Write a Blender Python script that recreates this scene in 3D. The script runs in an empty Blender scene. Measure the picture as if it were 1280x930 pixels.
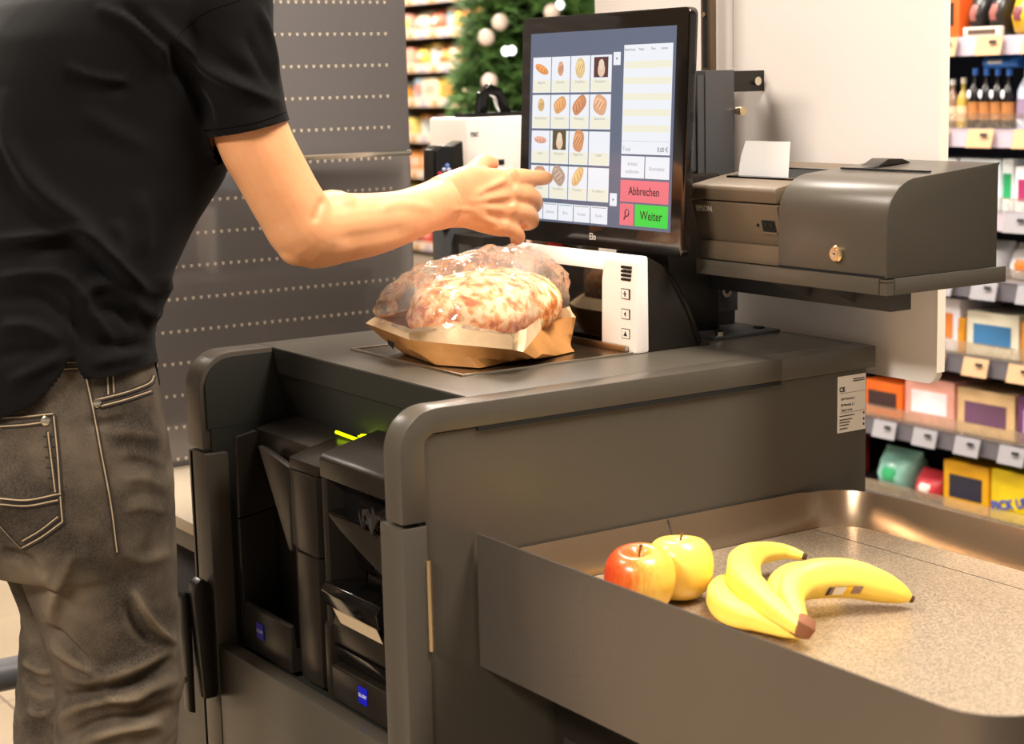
import bpy, bmesh, math, random
import numpy as np
from mathutils import Vector, Matrix, noise
random.seed(7)
scene = bpy.context.scene
COL = scene.collection
R = math.radians

# ------------------------------------------------------------------ camera
F_PX, CAM = 2188.67, Vector((0, 0, 1.25))
YAW, PITCH, ROLL = R(33.312), R(9.4775), R(1.385)
_f = Vector((math.sin(YAW)*math.cos(PITCH), math.cos(YAW)*math.cos(PITCH), -math.sin(PITCH)))
_r0 = Vector((math.cos(YAW), -math.sin(YAW), 0)); _d0 = _f.cross(_r0)
C_R = math.cos(ROLL)*_r0 + math.sin(ROLL)*_d0
C_D = -math.sin(ROLL)*_r0 + math.cos(ROLL)*_d0
C_F = _f
cam_data = bpy.data.cameras.new('camera')
cam_data.sensor_width = 36.0; cam_data.lens = 36.0*F_PX/1280
cam_data.clip_start = .05; cam_data.clip_end = 200
cam_data.dof.use_dof = True; cam_data.dof.focus_distance = 2.2; cam_data.dof.aperture_fstop = 6.3
cam = bpy.data.objects.new('camera', cam_data); COL.objects.link(cam)
m3 = Matrix((C_R, -C_D, -C_F)).transposed()
cam.matrix_world = Matrix.Translation(CAM) @ m3.to_4x4()
scene.camera = cam

# ------------------------------------------------------------------ light and exposure
scene.view_settings.view_transform = 'Standard'; scene.view_settings.look = 'None'
scene.view_settings.gamma = 1; scene.view_settings.use_curve_mapping = False
scene.view_settings.exposure = 0.46
world = bpy.data.worlds.new('world'); scene.world = world; world.use_nodes = True
_bg = world.node_tree.nodes['Background']
_bg.inputs[0].default_value = (1.0, .92, .83, 1); _bg.inputs[1].default_value = 0.32
LAMPS = [  # ceiling luminaires: x, y, size x, size y, watts, colour
    (1.75, 0.9, .6, 1.2, 80, (1, .92, .83)), (1.9, 3.2, .6, 1.2, 60, (1, .92, .83)),
    (0.0, 3.0, .6, 1.2, 44, (1, .92, .83)), (-1.7, 0.8, .6, 1.2, 150, (1, .92, .83)),
    (2.45, 2.6, .3, 1.5, 34, (.80, .88, 1)), (5.4, 10.2, .5, 3.0, 170, (1, .91, .80)),
    (4.0, 6.6, .6, 1.2, 110, (1, .92, .83)), (0.9, 6.2, .6, 1.2, 110, (1, .92, .83)),
]
CEIL = 3.0
def area_light(name, loc, sx, sy, watts, col):
    l = bpy.data.lights.new(name, 'AREA'); l.shape = 'RECTANGLE'; l.size = sx; l.size_y = sy
    l.energy = watts; l.color = col
    o = bpy.data.objects.new(name, l); o.location = loc; COL.objects.link(o); return o
for (x, y, sx, sy, w, c) in LAMPS:
    area_light('ceiling_lamp_light', (x, y, CEIL-.07), sx, sy, w, c)

# ------------------------------------------------------------------ helpers
def ray(x, y): return C_R*((x-640)/F_PX) + C_D*((y-465)/F_PX) + C_F
def at_u(x, y, u): d = ray(x, y); return CAM + d*((u-CAM.x)/d.x)
def at_v(x, y, v): d = ray(x, y); return CAM + d*((v-CAM.y)/d.y)
def at_z(x, y, z): d = ray(x, y); return CAM + d*((z-CAM.z)/d.z)
def at_d(x, y, dist): return CAM + ray(x, y)*dist

def lin(c):
    out = []
    for k in c[:3]:
        k = k/255.0
        out.append(k/12.92 if k <= .04045 else ((k+.055)/1.055)**2.4)
    return (out[0], out[1], out[2], 1)
_mats = {}
def mat(name, rgb, rough=.5, metal=0, bump=None, vary=None, emit=0, trans=0, ior=1.45, alpha=1, coat=0, stretch=(1, 1, 1), sheen=0, sss=0, spec=.5):
    """procedural principled material; bump=(scale,strength,dist) vary=(scale,amount[,rgb2])"""
    if name in _mats: return _mats[name]
    m = bpy.data.materials.new(name); m.use_nodes = True; nt = m.node_tree; N = nt.nodes; L = nt.links
    b = N['Principled BSDF']; c = lin(rgb)
    b.inputs['Base Color'].default_value = c; b.inputs['Roughness'].default_value = rough
    b.inputs['Metallic'].default_value = metal; b.inputs['IOR'].default_value = ior
    b.inputs['Alpha'].default_value = alpha; b.inputs['Transmission Weight'].default_value = trans
    b.inputs['Coat Weight'].default_value = coat; b.inputs['Coat Roughness'].default_value = .08
    b.inputs['Sheen Weight'].default_value = sheen; b.inputs['Specular IOR Level'].default_value = spec
    if sss:
        b.inputs['Subsurface Weight'].default_value = sss; b.inputs['Subsurface Radius'].default_value = (1, .35, .2)
        b.inputs['Subsurface Scale'].default_value = .008
    if emit:
        b.inputs['Emission Color'].default_value = c; b.inputs['Emission Strength'].default_value = emit
    if bump or vary:
        tc = N.new('ShaderNodeTexCoord'); mp = N.new('ShaderNodeMapping'); mp.inputs['Scale'].default_value = stretch
        L.new(tc.outputs['Object'], mp.inputs['Vector'])
    if vary:
        n = N.new('ShaderNodeTexNoise'); n.inputs['Scale'].default_value = vary[0]; n.inputs['Detail'].default_value = 5
        L.new(mp.outputs[0], n.inputs['Vector'])
        r = N.new('ShaderNodeMapRange'); r.inputs[1].default_value = .35; r.inputs[2].default_value = .65
        L.new(n.outputs['Fac'], r.inputs[0])
        mx = N.new('ShaderNodeMix'); mx.data_type = 'RGBA'
        c2 = lin(vary[2]) if len(vary) > 2 else tuple(k*(1-vary[1]) for k in c[:3])+(1,)
        mx.inputs[6].default_value = c
        mx.inputs[7].default_value = tuple(c[i]*(1-vary[1])+c2[i]*vary[1] for i in range(3))+(1,) if len(vary) > 2 else c2
        L.new(r.outputs[0], mx.inputs[0]); L.new(mx.outputs[2], b.inputs['Base Color'])
    if bump:
        n = N.new('ShaderNodeTexNoise'); n.inputs['Scale'].default_value = bump[0]; n.inputs['Detail'].default_value = 4
        L.new(mp.outputs[0], n.inputs['Vector'])
        bp = N.new('ShaderNodeBump'); bp.inputs['Strength'].default_value = bump[1]
        bp.inputs['Distance'].default_value = bump[2] if len(bump) > 2 else .001
        L.new(n.outputs['Fac'], bp.inputs['Height']); L.new(bp.outputs[0], b.inputs['Normal'])
    _mats[name] = m; return m

class MB:
    def __init__(s): s.v = []; s.f = []
    def add(s, vs, fs):
        o = len(s.v); s.v += [Vector(p) for p in vs]; s.f += [tuple(i+o for i in f) for f in fs]; return s
    def box(s, x0, x1, y0, y1, z0, z1):
        return s.add([(x, y, z) for x in (x0, x1) for y in (y0, y1) for z in (z0, z1)],
                     [(0, 1, 3, 2), (4, 6, 7, 5), (0, 4, 5, 1), (2, 3, 7, 6), (0, 2, 6, 4), (1, 5, 7, 3)])
    def obox(s, c, ax, ay, az, hx, hy, hz):
        c = Vector(c); ax, ay, az = Vector(ax).normalized(), Vector(ay).normalized(), Vector(az).normalized()
        vs = [c+ax*(i*hx)+ay*(j*hy)+az*(k*hz) for i in (-1, 1) for j in (-1, 1) for k in (-1, 1)]
        return s.add(vs, [(0, 1, 3, 2), (4, 6, 7, 5), (0, 4, 5, 1), (2, 3, 7, 6), (0, 2, 6, 4), (1, 5, 7, 3)])
    def prism(s, poly, axis, a0, a1):
        def P(p, a): return {'x': (a, p[0], p[1]), 'y': (p[0], a, p[1]), 'z': (p[0], p[1], a)}[axis]
        n = len(poly); vs = [P(p, a0) for p in poly]+[P(p, a1) for p in poly]
        fs = [tuple(range(n)), tuple(range(2*n-1, n-1, -1))]+[(i, (i+1) % n, n+(i+1) % n, n+i) for i in range(n)]
        return s.add(vs, fs)
    def sweep(s, quads_a, quads_b):
        n = len(quads_a); return s.add(list(quads_a)+list(quads_b), [tuple(range(n)), tuple(range(2*n-1, n-1, -1))]+[(i, (i+1) % n, n+(i+1) % n, n+i) for i in range(n)])
    def loft(s, rings, cap=True):
        n = len(rings[0]); vs = [p for r in rings for p in r]; fs = []
        for k in range(len(rings)-1):
            for i in range(n): fs.append((k*n+i, k*n+(i+1) % n, (k+1)*n+(i+1) % n, (k+1)*n+i))
        if cap:
            fs.append(tuple(range(n-1, -1, -1))); fs.append(tuple((len(rings)-1)*n+i for i in range(n)))
        return s.add(vs, fs)
    def tube(s, pts, r, seg=10, cap=True):
        pts = [Vector(p) for p in pts]; rings = []; ref = None
        for i, p in enumerate(pts):
            t = (pts[min(i+1, len(pts)-1)]-pts[max(i-1, 0)]).normalized()
            if ref is None: ref = t.orthogonal().normalized()
            ref = (ref-t*ref.dot(t)).normalized(); b = t.cross(ref)
            rr = r[i] if isinstance(r, (list, tuple)) else r
            rings.append([p+(ref*math.cos(2*math.pi*k/seg)+b*math.sin(2*math.pi*k/seg))*rr for k in range(seg)])
        return s.loft(rings, cap)
    def lathe(s, prof, c=(0, 0, 0), seg=20, axis='z'):
        c = Vector(c); rings = []
        for r, h in prof:
            ring = []
            for k in range(seg):
                a = 2*math.pi*k/seg; p = (r*math.cos(a), r*math.sin(a), h)
                p = {'z': p, 'x': (p[2], p[0], p[1]), 'y': (p[1], p[2], p[0])}[axis]
                ring.append(c+Vector(p))
            rings.append(ring)
        return s.loft(rings)
    def ellipsoid(s, c, r, nu=20, nv=12):
        prof = [(math.sin(math.pi*j/nv), -math.cos(math.pi*j/nv)) for j in range(nv+1)]
        c = Vector(c); rings = []
        for q, h in prof:
            q = max(q, .02)
            rings.append([c+Vector((r[0]*q*math.cos(2*math.pi*k/nu), r[1]*q*math.sin(2*math.pi*k/nu), r[2]*h)) for k in range(nu)])
        return s.loft(rings)
    def mesh(s, name='m', bevel=0, seg=2, smooth=None, recalc=True):
        me = bpy.data.meshes.new(name); me.from_pydata([tuple(p) for p in s.v], [], s.f)
        bm = bmesh.new(); bm.from_mesh(me)
        if recalc: bmesh.ops.recalc_face_normals(bm, faces=bm.faces)
        if bevel:
            es = [e for e in bm.edges if len(e.link_faces) == 2 and e.calc_face_angle(0) > R(32)]
            bmesh.ops.bevel(bm, geom=es, offset=bevel, segments=seg, profile=.6, affect='EDGES', clamp_overlap=True)
        bm.to_mesh(me); bm.free()
        if smooth is None: smooth = 40 if bevel else 35
        if smooth:
            me.polygons.foreach_set('use_smooth', [True]*len(me.polygons)); me.set_sharp_from_angle(angle=R(smooth))
        return me
    def build(s, name, m, parent=None, **k): return link(name, s.mesh(name, **k), m, parent)

def link(name, me, m, parent=None):
    if m is not None: me.materials.clear(); me.materials.append(m)
    o = bpy.data.objects.new(name, me); COL.objects.link(o)
    if parent is not None: attach(o, parent)
    return o
def attach(o, parent):
    o.parent = parent
    if parent.type == 'EMPTY': o.matrix_parent_inverse = Matrix.Translation(-parent.location)
def thing(name, loc, label, cat, group=None):
    o = bpy.data.objects.new(name, None); o.location = loc; o.empty_display_size = .05; COL.objects.link(o)
    return tag(o, label, cat, group)
def tag(o, label, cat, group=None):
    o['label'] = label; o['category'] = cat
    if group: o['group'] = group
    return o
def struct(o, label=None):
    o['kind'] = 'structure'
    if label: o['label'] = label
    return o
def arc(cx, cy, r, a0, a1, n=8): return [(cx+r*math.cos(R(a0+(a1-a0)*i/n)), cy+r*math.sin(R(a0+(a1-a0)*i/n))) for i in range(n+1)]
def text_mesh(body, size, xdir, ydir, origin, depth=.0002, align='LEFT', bold=0, sx=1):
    c = bpy.data.curves.new('t', 'FONT'); c.body = body; c.size = size; c.extrude = 0; c.align_x = align; c.resolution_u = 2
    c.offset = bold; c.space_character = 1.0
    o = bpy.data.objects.new('t', c); COL.objects.link(o)
    me = bpy.data.meshes.new_from_object(o.evaluated_get(bpy.context.evaluated_depsgraph_get()))
    bpy.data.objects.remove(o); bpy.data.curves.remove(c)
    X, Y = Vector(xdir).normalized(), Vector(ydir).normalized(); Z = X.cross(Y)
    mt = Matrix.Translation(Vector(origin)) @ Matrix((X*sx, Y, Z)).transposed().to_4x4()
    me.transform(mt); me.materials.clear(); return me
def remesh(mb_or_me, voxel, smooth=0, factor=.5):
    me = mb_or_me.mesh('tmp', smooth=0) if isinstance(mb_or_me, MB) else mb_or_me
    o = bpy.data.objects.new('tmp', me); COL.objects.link(o)
    md = o.modifiers.new('r', 'REMESH'); md.mode = 'VOXEL'; md.voxel_size = voxel
    if smooth: s = o.modifiers.new('s', 'SMOOTH'); s.iterations = smooth; s.factor = factor
    out = bpy.data.meshes.new_from_object(o.evaluated_get(bpy.context.evaluated_depsgraph_get()))
    bpy.data.objects.remove(o); bpy.data.meshes.remove(me)
    out.polygons.foreach_set('use_smooth', [True]*len(out.polygons)); return out
def catmull(pts, n=6):
    pts = [np.array(p, float) for p in pts]; P = [2*pts[0]-pts[1]]+pts+[2*pts[-1]-pts[-2]]; out = []
    for i in range(1, len(P)-2):
        for k in range(n):
            t = k/n
            out.append(.5*(2*P[i]+(P[i+1]-P[i-1])*t+(2*P[i-1]-5*P[i]+4*P[i+1]-P[i+2])*t*t+(3*P[i]-P[i-1]-3*P[i+1]+P[i+2])*t**3))
    out.append(pts[-1]); return out
# ------------------------------------------------------------------ room shell
m_tile = mat('floor_tile', (150, 133, 110), .35, vary=(3, .12), bump=(60, .05))
m_grout = mat('floor_grout', (120, 106, 90), .8)
m_ceil = mat('ceiling_white', (205, 198, 186), .8, bump=(40, .1))
m_wall = mat('store_wall', (196, 184, 165), .8, bump=(30, .1), vary=(2, .06))
floor = struct(MB().box(-6, 12, -5, 16, -.1, -.004).build('floor', m_grout, smooth=0), 'beige tiled shop floor')
tile_me = MB().box(-.298, .298, -.298, .298, -.02, 0).mesh('tile', bevel=.0015, seg=1)
tile_me.materials.append(m_tile)
for i in range(-3, 6):
    for j in range(0, 12):
        t = bpy.data.objects.new('tile', tile_me); t.location = (i*.6+.12, j*.6+.2, random.uniform(-.0006, 0)); COL.objects.link(t); t.parent = floor
ceiling = struct(MB().box(-6, 12, -5, 16, CEIL, CEIL+.1).build('ceiling', m_ceil, smooth=0), 'pale suspended shop ceiling')
for nm, a in (('wall_right', (11.9, 12.1, -5, 16)), ('wall_back', (-6, 12, 15.9, 16.1))):
    struct(MB().box(a[0], a[1], a[2], a[3], 0, CEIL).build(nm, m_wall, smooth=0), 'far plain beige shop wall')
m_lampf = mat('lamp_frame', (225, 222, 215), .5)
m_diff = mat('lamp_diffuser', (255, 236, 208), .5, emit=3)
LAMP_AT = ['above the goods tray', 'above the white partition board', 'above the entrance gate rail', 'above the shopper side of the kiosk', 'narrow and cool, above the snack gondola', 'long, above the far gondola', 'above the decorated fir tree', 'above the open floor beyond the panel']
for k, (x, y, sx, sy, w, c) in enumerate(LAMPS):
    L = thing('ceiling_lamp', (x, y, CEIL), 'flat white ceiling lamp panel', 'lamp', 'ceiling lamps of the shop')
    L['label'] = 'flat white ceiling lamp panel '+LAMP_AT[k]
    f = MB(); f.box(x-sx/2-.03, x+sx/2+.03, y-sy/2-.03, y-sy/2, CEIL-.06, CEIL); f.box(x-sx/2-.03, x+sx/2+.03, y+sy/2, y+sy/2+.03, CEIL-.06, CEIL)
    f.box(x-sx/2-.03, x-sx/2, y-sy/2, y+sy/2, CEIL-.06, CEIL); f.box(x+sx/2, x+sx/2+.03, y-sy/2, y+sy/2, CEIL-.06, CEIL)
    f.build('frame', m_lampf, L); MB().box(x-sx/2, x+sx/2, y-sy/2, y+sy/2, CEIL-.04, CEIL-.02).build('diffuser', m_diff, L)

# ------------------------------------------------------------------ materials of the checkout
m_grey = mat('grey_powder_coat', (78, 72, 63), .31, .0, bump=(900, .10, .0004), vary=(6, .05))
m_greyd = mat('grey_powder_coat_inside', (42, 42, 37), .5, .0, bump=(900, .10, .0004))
m_black = mat('black_plastic', (33, 28, 23), .30, bump=(1200, .12, .0003))
m_blackg = mat('glossy_black_plastic', (14, 12, 11), .12, coat=.4)
m_dark = mat('dark_gap', (6, 6, 6), .8)
m_white = mat('ivory_plastic', (246, 236, 226), .38, bump=(700, .04, .0003))
m_steel = mat('brushed_steel', (190, 176, 156), .3, 1, bump=(500, .08, .0003), stretch=(1, 12, 1))
m_chrome = mat('chrome', (220, 210, 190), .15, 1)
m_brass = mat('brass', (232, 210, 170), .2, 1)
m_glass_dark = mat('dark_scanner_glass', (20, 14, 8), .04, coat=1)
m_label = mat('paper_label', (222, 212, 200), .6)
m_ink = mat('black_ink', (25, 22, 22), .7)

# ------------------------------------------------------------------ kiosk
V0, V1, U0, U1, ZT = 1.61, 2.19, .911, 1.62, .90
VA0, VA1 = V0+.037, V1-.048          # inner faces of the two arms
K = thing('self_checkout_kiosk', (1.27, 1.9, 0), 'dark grey metal self-checkout kiosk body with rounded front arms and hinged door', 'checkout kiosk')
def arm(v0, v1, name):
    r = .048
    outer = [(U0, .775)]+arc(U0+r, ZT-r, r, 180, 90, 10)+[(U1-.16, ZT), (U1-.16, .872)]
    inner = arc(.942+.015, .872-.015, .015, 90, 180, 6)+[(.942, .775)]
    MB().prism(outer+inner, 'y', v0, v1).build(name, m_grey, K, bevel=.0018)
arm(V0, VA0, 'near_arm'); 
r = .048   # far arm is a plain full panel
MB().prism([(U0, .772)]+arc(U0+r, ZT-r, r, 180, 90, 10)+[(1.0198, ZT), (1.0198, .865), (1.05, .865), (1.05, .772)], 'y', VA1, V1).build('far_arm', m_grey, K, bevel=.0018)
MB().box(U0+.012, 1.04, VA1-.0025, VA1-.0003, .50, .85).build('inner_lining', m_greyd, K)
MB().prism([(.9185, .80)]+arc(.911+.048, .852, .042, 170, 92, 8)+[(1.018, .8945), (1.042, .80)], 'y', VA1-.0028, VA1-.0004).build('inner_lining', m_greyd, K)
# top plate with hopper cut-out behind the two arms
MB().prism([(1.02, VA0), (1.02, VA1), (1.02, V1), (1.612, V1), (1.612, V0+.037)], 'z', .866, ZT).build('top_plate', m_grey, K, bevel=.001)
MB().prism([(U1-.16, V0), (U1+.002, V0), (U1+.002, V1), (1.6125, V1), (1.6125, VA0), (U1-.16, VA0)], 'z', .8715, ZT).build('rear_top_cap', m_grey, K, bevel=.0012)
MB().box(1.0192, 1.0199, VA0+.001, VA1-.001, .866, .8985).build('inner_lining', m_greyd, K)  # dark strip added to tone down the lit front edge of the top plate
# sloped back of the cut-out
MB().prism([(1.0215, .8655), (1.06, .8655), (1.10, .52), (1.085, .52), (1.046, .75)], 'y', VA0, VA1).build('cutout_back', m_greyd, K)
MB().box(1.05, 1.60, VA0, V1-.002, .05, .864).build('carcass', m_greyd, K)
MB().prism([(U0+.031, .06), (U1-.012, .06), (U1-.012, .8705), (U0+.031, .8705)], 'y', V0+.003, V0+.012).build('side_panel', m_grey, K)
MB().box(1.011, 1.458, V0-.0004, V0+.01, .8675, .8718).build('vent_slot', m_dark, K)
MB().box(1.03, U1-.012, V1-.012, V1-.002, .06, .866).build('far_side_panel', m_grey, K)
MB().box(U0, 1.03, V1-.012, V1, .06, .766).build('far_side_panel', m_grey, K)
# door: stiles, bottom panel, ledge
D = K
MB().box(U0, .942, V0, VA0+.014, .06, .7705).build('door_stile', m_grey, D, bevel=.0022)
MB().box(U0, .942, VA1-.012, V1-.002, .06, .767).build('door_stile', m_grey, D, bevel=.0022)
MB().box(U0+.001, .935, VA0+.0145, VA1-.0125, .06, .505).build('door_panel', m_grey, D, bevel=.0015)
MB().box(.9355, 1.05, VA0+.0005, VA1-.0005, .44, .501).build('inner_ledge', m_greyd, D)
hg = MB().tube([(.9425, V0-.0005, .628), (.9425, V0-.0005, .732)], .0032, 10).build('hinge', m_brass, K)
for z in (.664, .697): MB().tube([(.9425, V0-.0005, z-.0006), (.9425, V0-.0005, z+.0006)], .0037, 10).build('hinge_knuckle', m_chrome, hg)
MB().box(U0-.004, 1.60, V0+.012, V1-.012, 0, .05).build('plinth', m_dark, K)
# swing handle on the far stile
hp = MB(); hv = (2.134, 2.176)
prof = [(U0-.001, .585)]+[(U0-.004, .592), (U0-.016, .598), (U0-.024, .592), (U0-.027, .575), (U0-.020, .43), (U0-.001, .43)]
HB = MB().prism(prof, 'y', 2.134, 2.156).build('handle_bracket', m_black, K, bevel=.002)
MB().prism([(U0-.022, .572), (U0-.030, .578), (U0-.036, .570), (U0-.034, .408), (U0-.024, .404)], 'y', 2.157, 2.176).build('handle_lever', m_black, HB, bevel=.003)
MB().tube([(U0-.0375, 2.166, .452), (U0-.034, 2.166, .452)], .0045, 12).build('handle_lock', m_chrome, HB)
MB().box(U0-.024, U0, 2.158, 2.172, .54, .556).build('handle_pivot', m_black, HB)
# rating label
lb = at_v(1049, 471, V0+.003); le = at_v(1090, 537, V0+.003)
LB = MB().prism([(1.5575, .792), (1.6065, .792), (1.6065, .8655), (1.5575, .8655)], 'y', V0+.0022, V0+.0029).build('rating_label', m_label, K)
LB['label'] = 'cream rating label with black print'
def lab(txt, size, u, z, bold=0):
    link('print', text_mesh(txt, size, (1, 0, 0), (0, 0, 1), (u, V0+.0019, z), bold=bold), m_ink, LB)
lab('CE', .0085, 1.5595, .8455, .0003)
lab('Self Checkout', .0042, 1.5625, .8345, .00008); lab('SB Module 2.1', .0042, 1.5625, .8265, .0001); lab('1000110150', .0040, 1.5625, .8195, .00008)
for i, z in enumerate((.813, .808, .8045, .801, .7965)):
    MB().box(1.5605, 1.5605+(.026, .022, .018, .016, .014)[i], V0+.0019, V0+.0021, z, z+.0012).build('print', m_ink, LB)
for z in (.8595, .857): MB().box(1.5835, 1.604, V0+.0019, V0+.0021, z, z+.0012).build('print', m_ink, LB)
for z in (.8432, .8175): MB().box(1.561, 1.605, V0+.0019, V0+.0021, z, z+.0003).build('print', m_ink, LB)
for z in (.814, .806, .799): MB().box(1.602, 1.6045, V0+.0019, V0+.0021, z-.0015, z+.0015).build('print', m_ink, LB)

# ------------------------------------------------------------------ cash modules in the opening
m_blue = mat('badge_blue', (16, 22, 190), .4)
m_wht = mat('print_white', (235, 235, 240), .5)
m_lime = mat('lime_light', (200, 235, 0), .5, emit=1.6)
UM = .936
def badge(parent, v, z, w=.0105, h=.021):
    b = MB().box(UM-.0012, UM-.0002, v-w, v+w, z-h/2, z+h/2).build('badge', m_blue, parent)
    b['label'] = 'small blue badge with white lettering'
    link('badge_print', text_mesh('GLORY', .0062, (0, -1, 0), (0, 0, 1), (UM-.0014, v, z-.002), align='CENTER', bold=.0001), m_wht, b); return b
CM = thing('coin_recycler', (1.0, 1.985, .505), 'black plastic coin module with deep scoop and tray, left of the two cash units', 'cash module')
a, b = 1.866, 2.104
zc = .795
MB().box(.992, 1.028, a+.001, b-.011, .508, .775).build('rear_body', m_black, CM)
MB().prism([(.968, .788), (.972, .800), (1.024, .812), (1.030, .808), (1.030, .776), (.968, .776)], 'y', a+.080, b).build('rear_hood', m_black, CM, bevel=.0015)
MB().prism([(UM+.004, .779), (UM+.006, .792), (.968, .800), (1.026, .812), (1.028, .779)], 'y', a, a+.079).build('column_cap', m_black, CM, bevel=.0015)
# left cheek, with the seam across it
MB().prism([(UM+.001, .508), (UM+.001, .560), (UM+.001, .682), (.992, .690), (.992, .508)], 'y', b-.010, b).build('side_cheek', m_black, CM, bevel=.0015)
MB().prism([(UM+.001, .6835), (UM+.003, .793), (.968, .799), (.992, .775), (.992, .6915)], 'y', b-.010, b).build('side_cheek', m_black, CM, bevel=.0015)
# right column in two blocks
MB().prism([(UM, a), (UM, a+.055), (UM+.012, a+.085), (.992, a+.085), (.992, a)], 'z', .512, .676).build('column', m_black, CM, bevel=.0015)
MB().prism([(UM+.001, a), (UM+.001, a+.05), (UM+.008, a+.085), (.992, a+.085), (.992, a)], 'z', .678, .778).build('column_upper', m_black, CM, bevel=.0015)
# funnel front: slanted plate that narrows downwards
MB().prism([(a+.086, .776), (2.040, .790), (1.962, .668), (a+.086, .668)], 'x', UM+.008, UM+.016).build('funnel_front', m_black, CM, bevel=.001)
MB().sweep([(UM+.016, 2.036, .786), (UM+.016, a+.087, .774), (.988, a+.087, .70), (.988, 2.05, .70)], [(UM+.019, 2.036, .788), (UM+.019, a+.087, .776), (.990, a+.087, .704), (.990, 2.05, .704)]).build('funnel_floor', m_black, CM)
MB().prism([(UM, .508), (UM, .568), (UM+.006, .571), (UM+.008, .54), (UM+.05, .53), (.991, .53), (.991, .508)], 'y', a+.086, b-.011).build('scoop_tray', m_black, CM, bevel=.0012)
badge(CM, 2.042, .541)
MB().tube([(1.010, a+.0800, .8140), (1.010, a+.022, .8128)], .0024, 6).build('light_strip', m_lime, CM)
for dx, dy in ((0, 0), (.007, .006), (.001, -.011), (.008, -.006)):
    ring = [(1.018+dx+.0035*math.cos(t*math.pi/3), a+.030+dy+.005*math.sin(t*math.pi/3), .8152) for t in range(7)]
    MB().tube(ring, .0008, 5).build('indicator', m_lime, CM)

BM = thing('banknote_recycler', (1.0, 1.76, .505), 'black plastic banknote module with glossy note slot, right of the two cash units', 'cash module')
a, b = 1.668, 1.856
MB().box(.992, 1.028, a+.001, b-.001, .508, .80).build('rear_body', m_black, BM)
MB().prism([(UM+.002, .783), (UM+.002, .806), (UM+.008, .812), (1.020, .830), (1.030, .826), (1.030, .783)], 'y', a, b).build('hood', m_black, BM, bevel=.002)
MB().prism([(UM, .508), (UM, .598), (UM+.004, .602), (UM+.004, .782), (.991, .782), (.991, .508)], 'y', b-.014, b).build('side_cheek', m_black, BM, bevel=.0015)
MB().prism([(UM, .508), (UM, .588), (.991, .588), (.991, .508)], 'y', a, a+.034).build('right_column', m_black, BM, bevel=.0012)
MB().prism([(UM, .590), (UM, .758), (.991, .758), (.991, .590)], 'y', a, a+.034).build('right_column', m_black, BM, bevel=.0012)
# recessed note slot, chin sloping down to the right
MB().box(.962, .991, a+.035, b-.015, .742, .782).build('slot_recess', m_blackg, BM)
MB().box(UM+.004, .962, a+.035, b-.015, .7405, .7435).build('slot_floor', m_blackg, BM)
MB().prism([(b-.0145, .7400), (a+.035, .7400), (a+.035, .690), (a+.085, .706), (b-.045, .726)], 'x', UM+.002, UM+.016).build('chin', m_black, BM, bevel=.002)
MB().prism([(.956, .738), (.968, .738), (.990, .665), (.980, .665)], 'y', a+.035, b-.015).build('throat', m_blackg, BM)
for k in range(5):
    vv = a+.045+k*.018
    MB().prism([(.953, .72), (.957, .722), (.981, .668), (.977, .664)], 'y', vv, vv+.002).build('guide_rib', m_black, BM)
LT = MB().prism([(UM-.008, .630), (UM-.011, .648), (UM-.004, .657), (.985, .654), (.985, .628), (UM+.010, .624)], 'y', a+.035, b-.0148).build('output_lip', m_blackg, BM, bevel=.002)
sl = MB().sweep([(UM-.0045, a+.050, .6295), (UM-.0045, b-.030, .6295), (UM+.004, b-.036, .6075), (UM+.004, a+.050, .6075)], [(UM-.0035, a+.050, .6295), (UM-.0035, b-.030, .6295), (UM+.005, b-.036, .6075), (UM+.005, a+.050, .6075)]).build('label_strip', mat('beige_label', (200, 178, 146), .6), LT)
sl['label'] = 'beige paper strip under the black lip'
MB().prism([(UM+.006, .578), (UM+.004, .603), (UM+.009, .6235), (.985, .6235), (.985, .578)], 'y', a+.035, b-.0148).build('middle_block', m_black, BM, bevel=.0015)
MB().prism([(UM+.012, .553), (UM+.003, .576), (.985, .576), (.985, .553)], 'y', a+.035, b-.0148).build('seam_block', m_blackg, BM, bevel=.001)
MB().prism([(UM, .508), (UM, .549), (UM+.003, .5515), (.985, .5515), (.985, .508)], 'y', a+.035, b-.0148).build('lower_block', m_black, BM, bevel=.0015)
badge(BM, 1.762, .533)
m_film = mat('clear_film', (245, 240, 235), .08, trans=1, ior=1.2, bump=(80, .8, .004))
g = MB(); n = 9
gr = [[Vector((.944-.012*math.sin(j*.9)+random.uniform(-.004, .004), a+.035+.06*i/n, .757+.008*math.sin(i*1.7+j)+(j-3)*.0035+random.uniform(-.004, .004))) for i in range(n)] for j in range(5)]
g.add([p for rw in gr for p in rw], [(j*n+i, j*n+i+1, (j+1)*n+i+1, (j+1)*n+i) for j in range(4) for i in range(n-1)]).build('crumpled_film', mat('film_gloss', (30, 26, 24), .1, coat=1), BM, smooth=0, recalc=False)

# ------------------------------------------------------------------ scanner scale with tower
S = thing('scanner_scale', (1.25, 1.9, ZT), 'ivory upright barcode scanner with dark window and steel weighing plate', 'scanner')
PU0, PU1, PV0, PV1 = 1.086, 1.344, 1.761, 2.043
m_plate = mat('scale_plate', (120, 104, 84), .22, .9, bump=(300, .05, .0003), vary=(5, .25))
MB().box(PU0+.004, PU1, PV0+.004, PV1-.004, ZT-.004, ZT+.0018).build('platter', m_plate, S)
MB().box(PU0+.07, PU1-.05, PV0+.07, PV1-.07, ZT+.0018, ZT+.0024).build('platter_glass', m_glass_dark, S)
for q in ((PU0, PU0+.004, PV0, PV1), (PU0+.004, PU1, PV0, PV0+.004), (PU0+.004, PU1, PV1-.004, PV1)):
    MB().box(q[0], q[1], q[2], q[3], ZT-.003, ZT+.003).build('platter_rim', m_steel, S, bevel=.0008)
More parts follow.
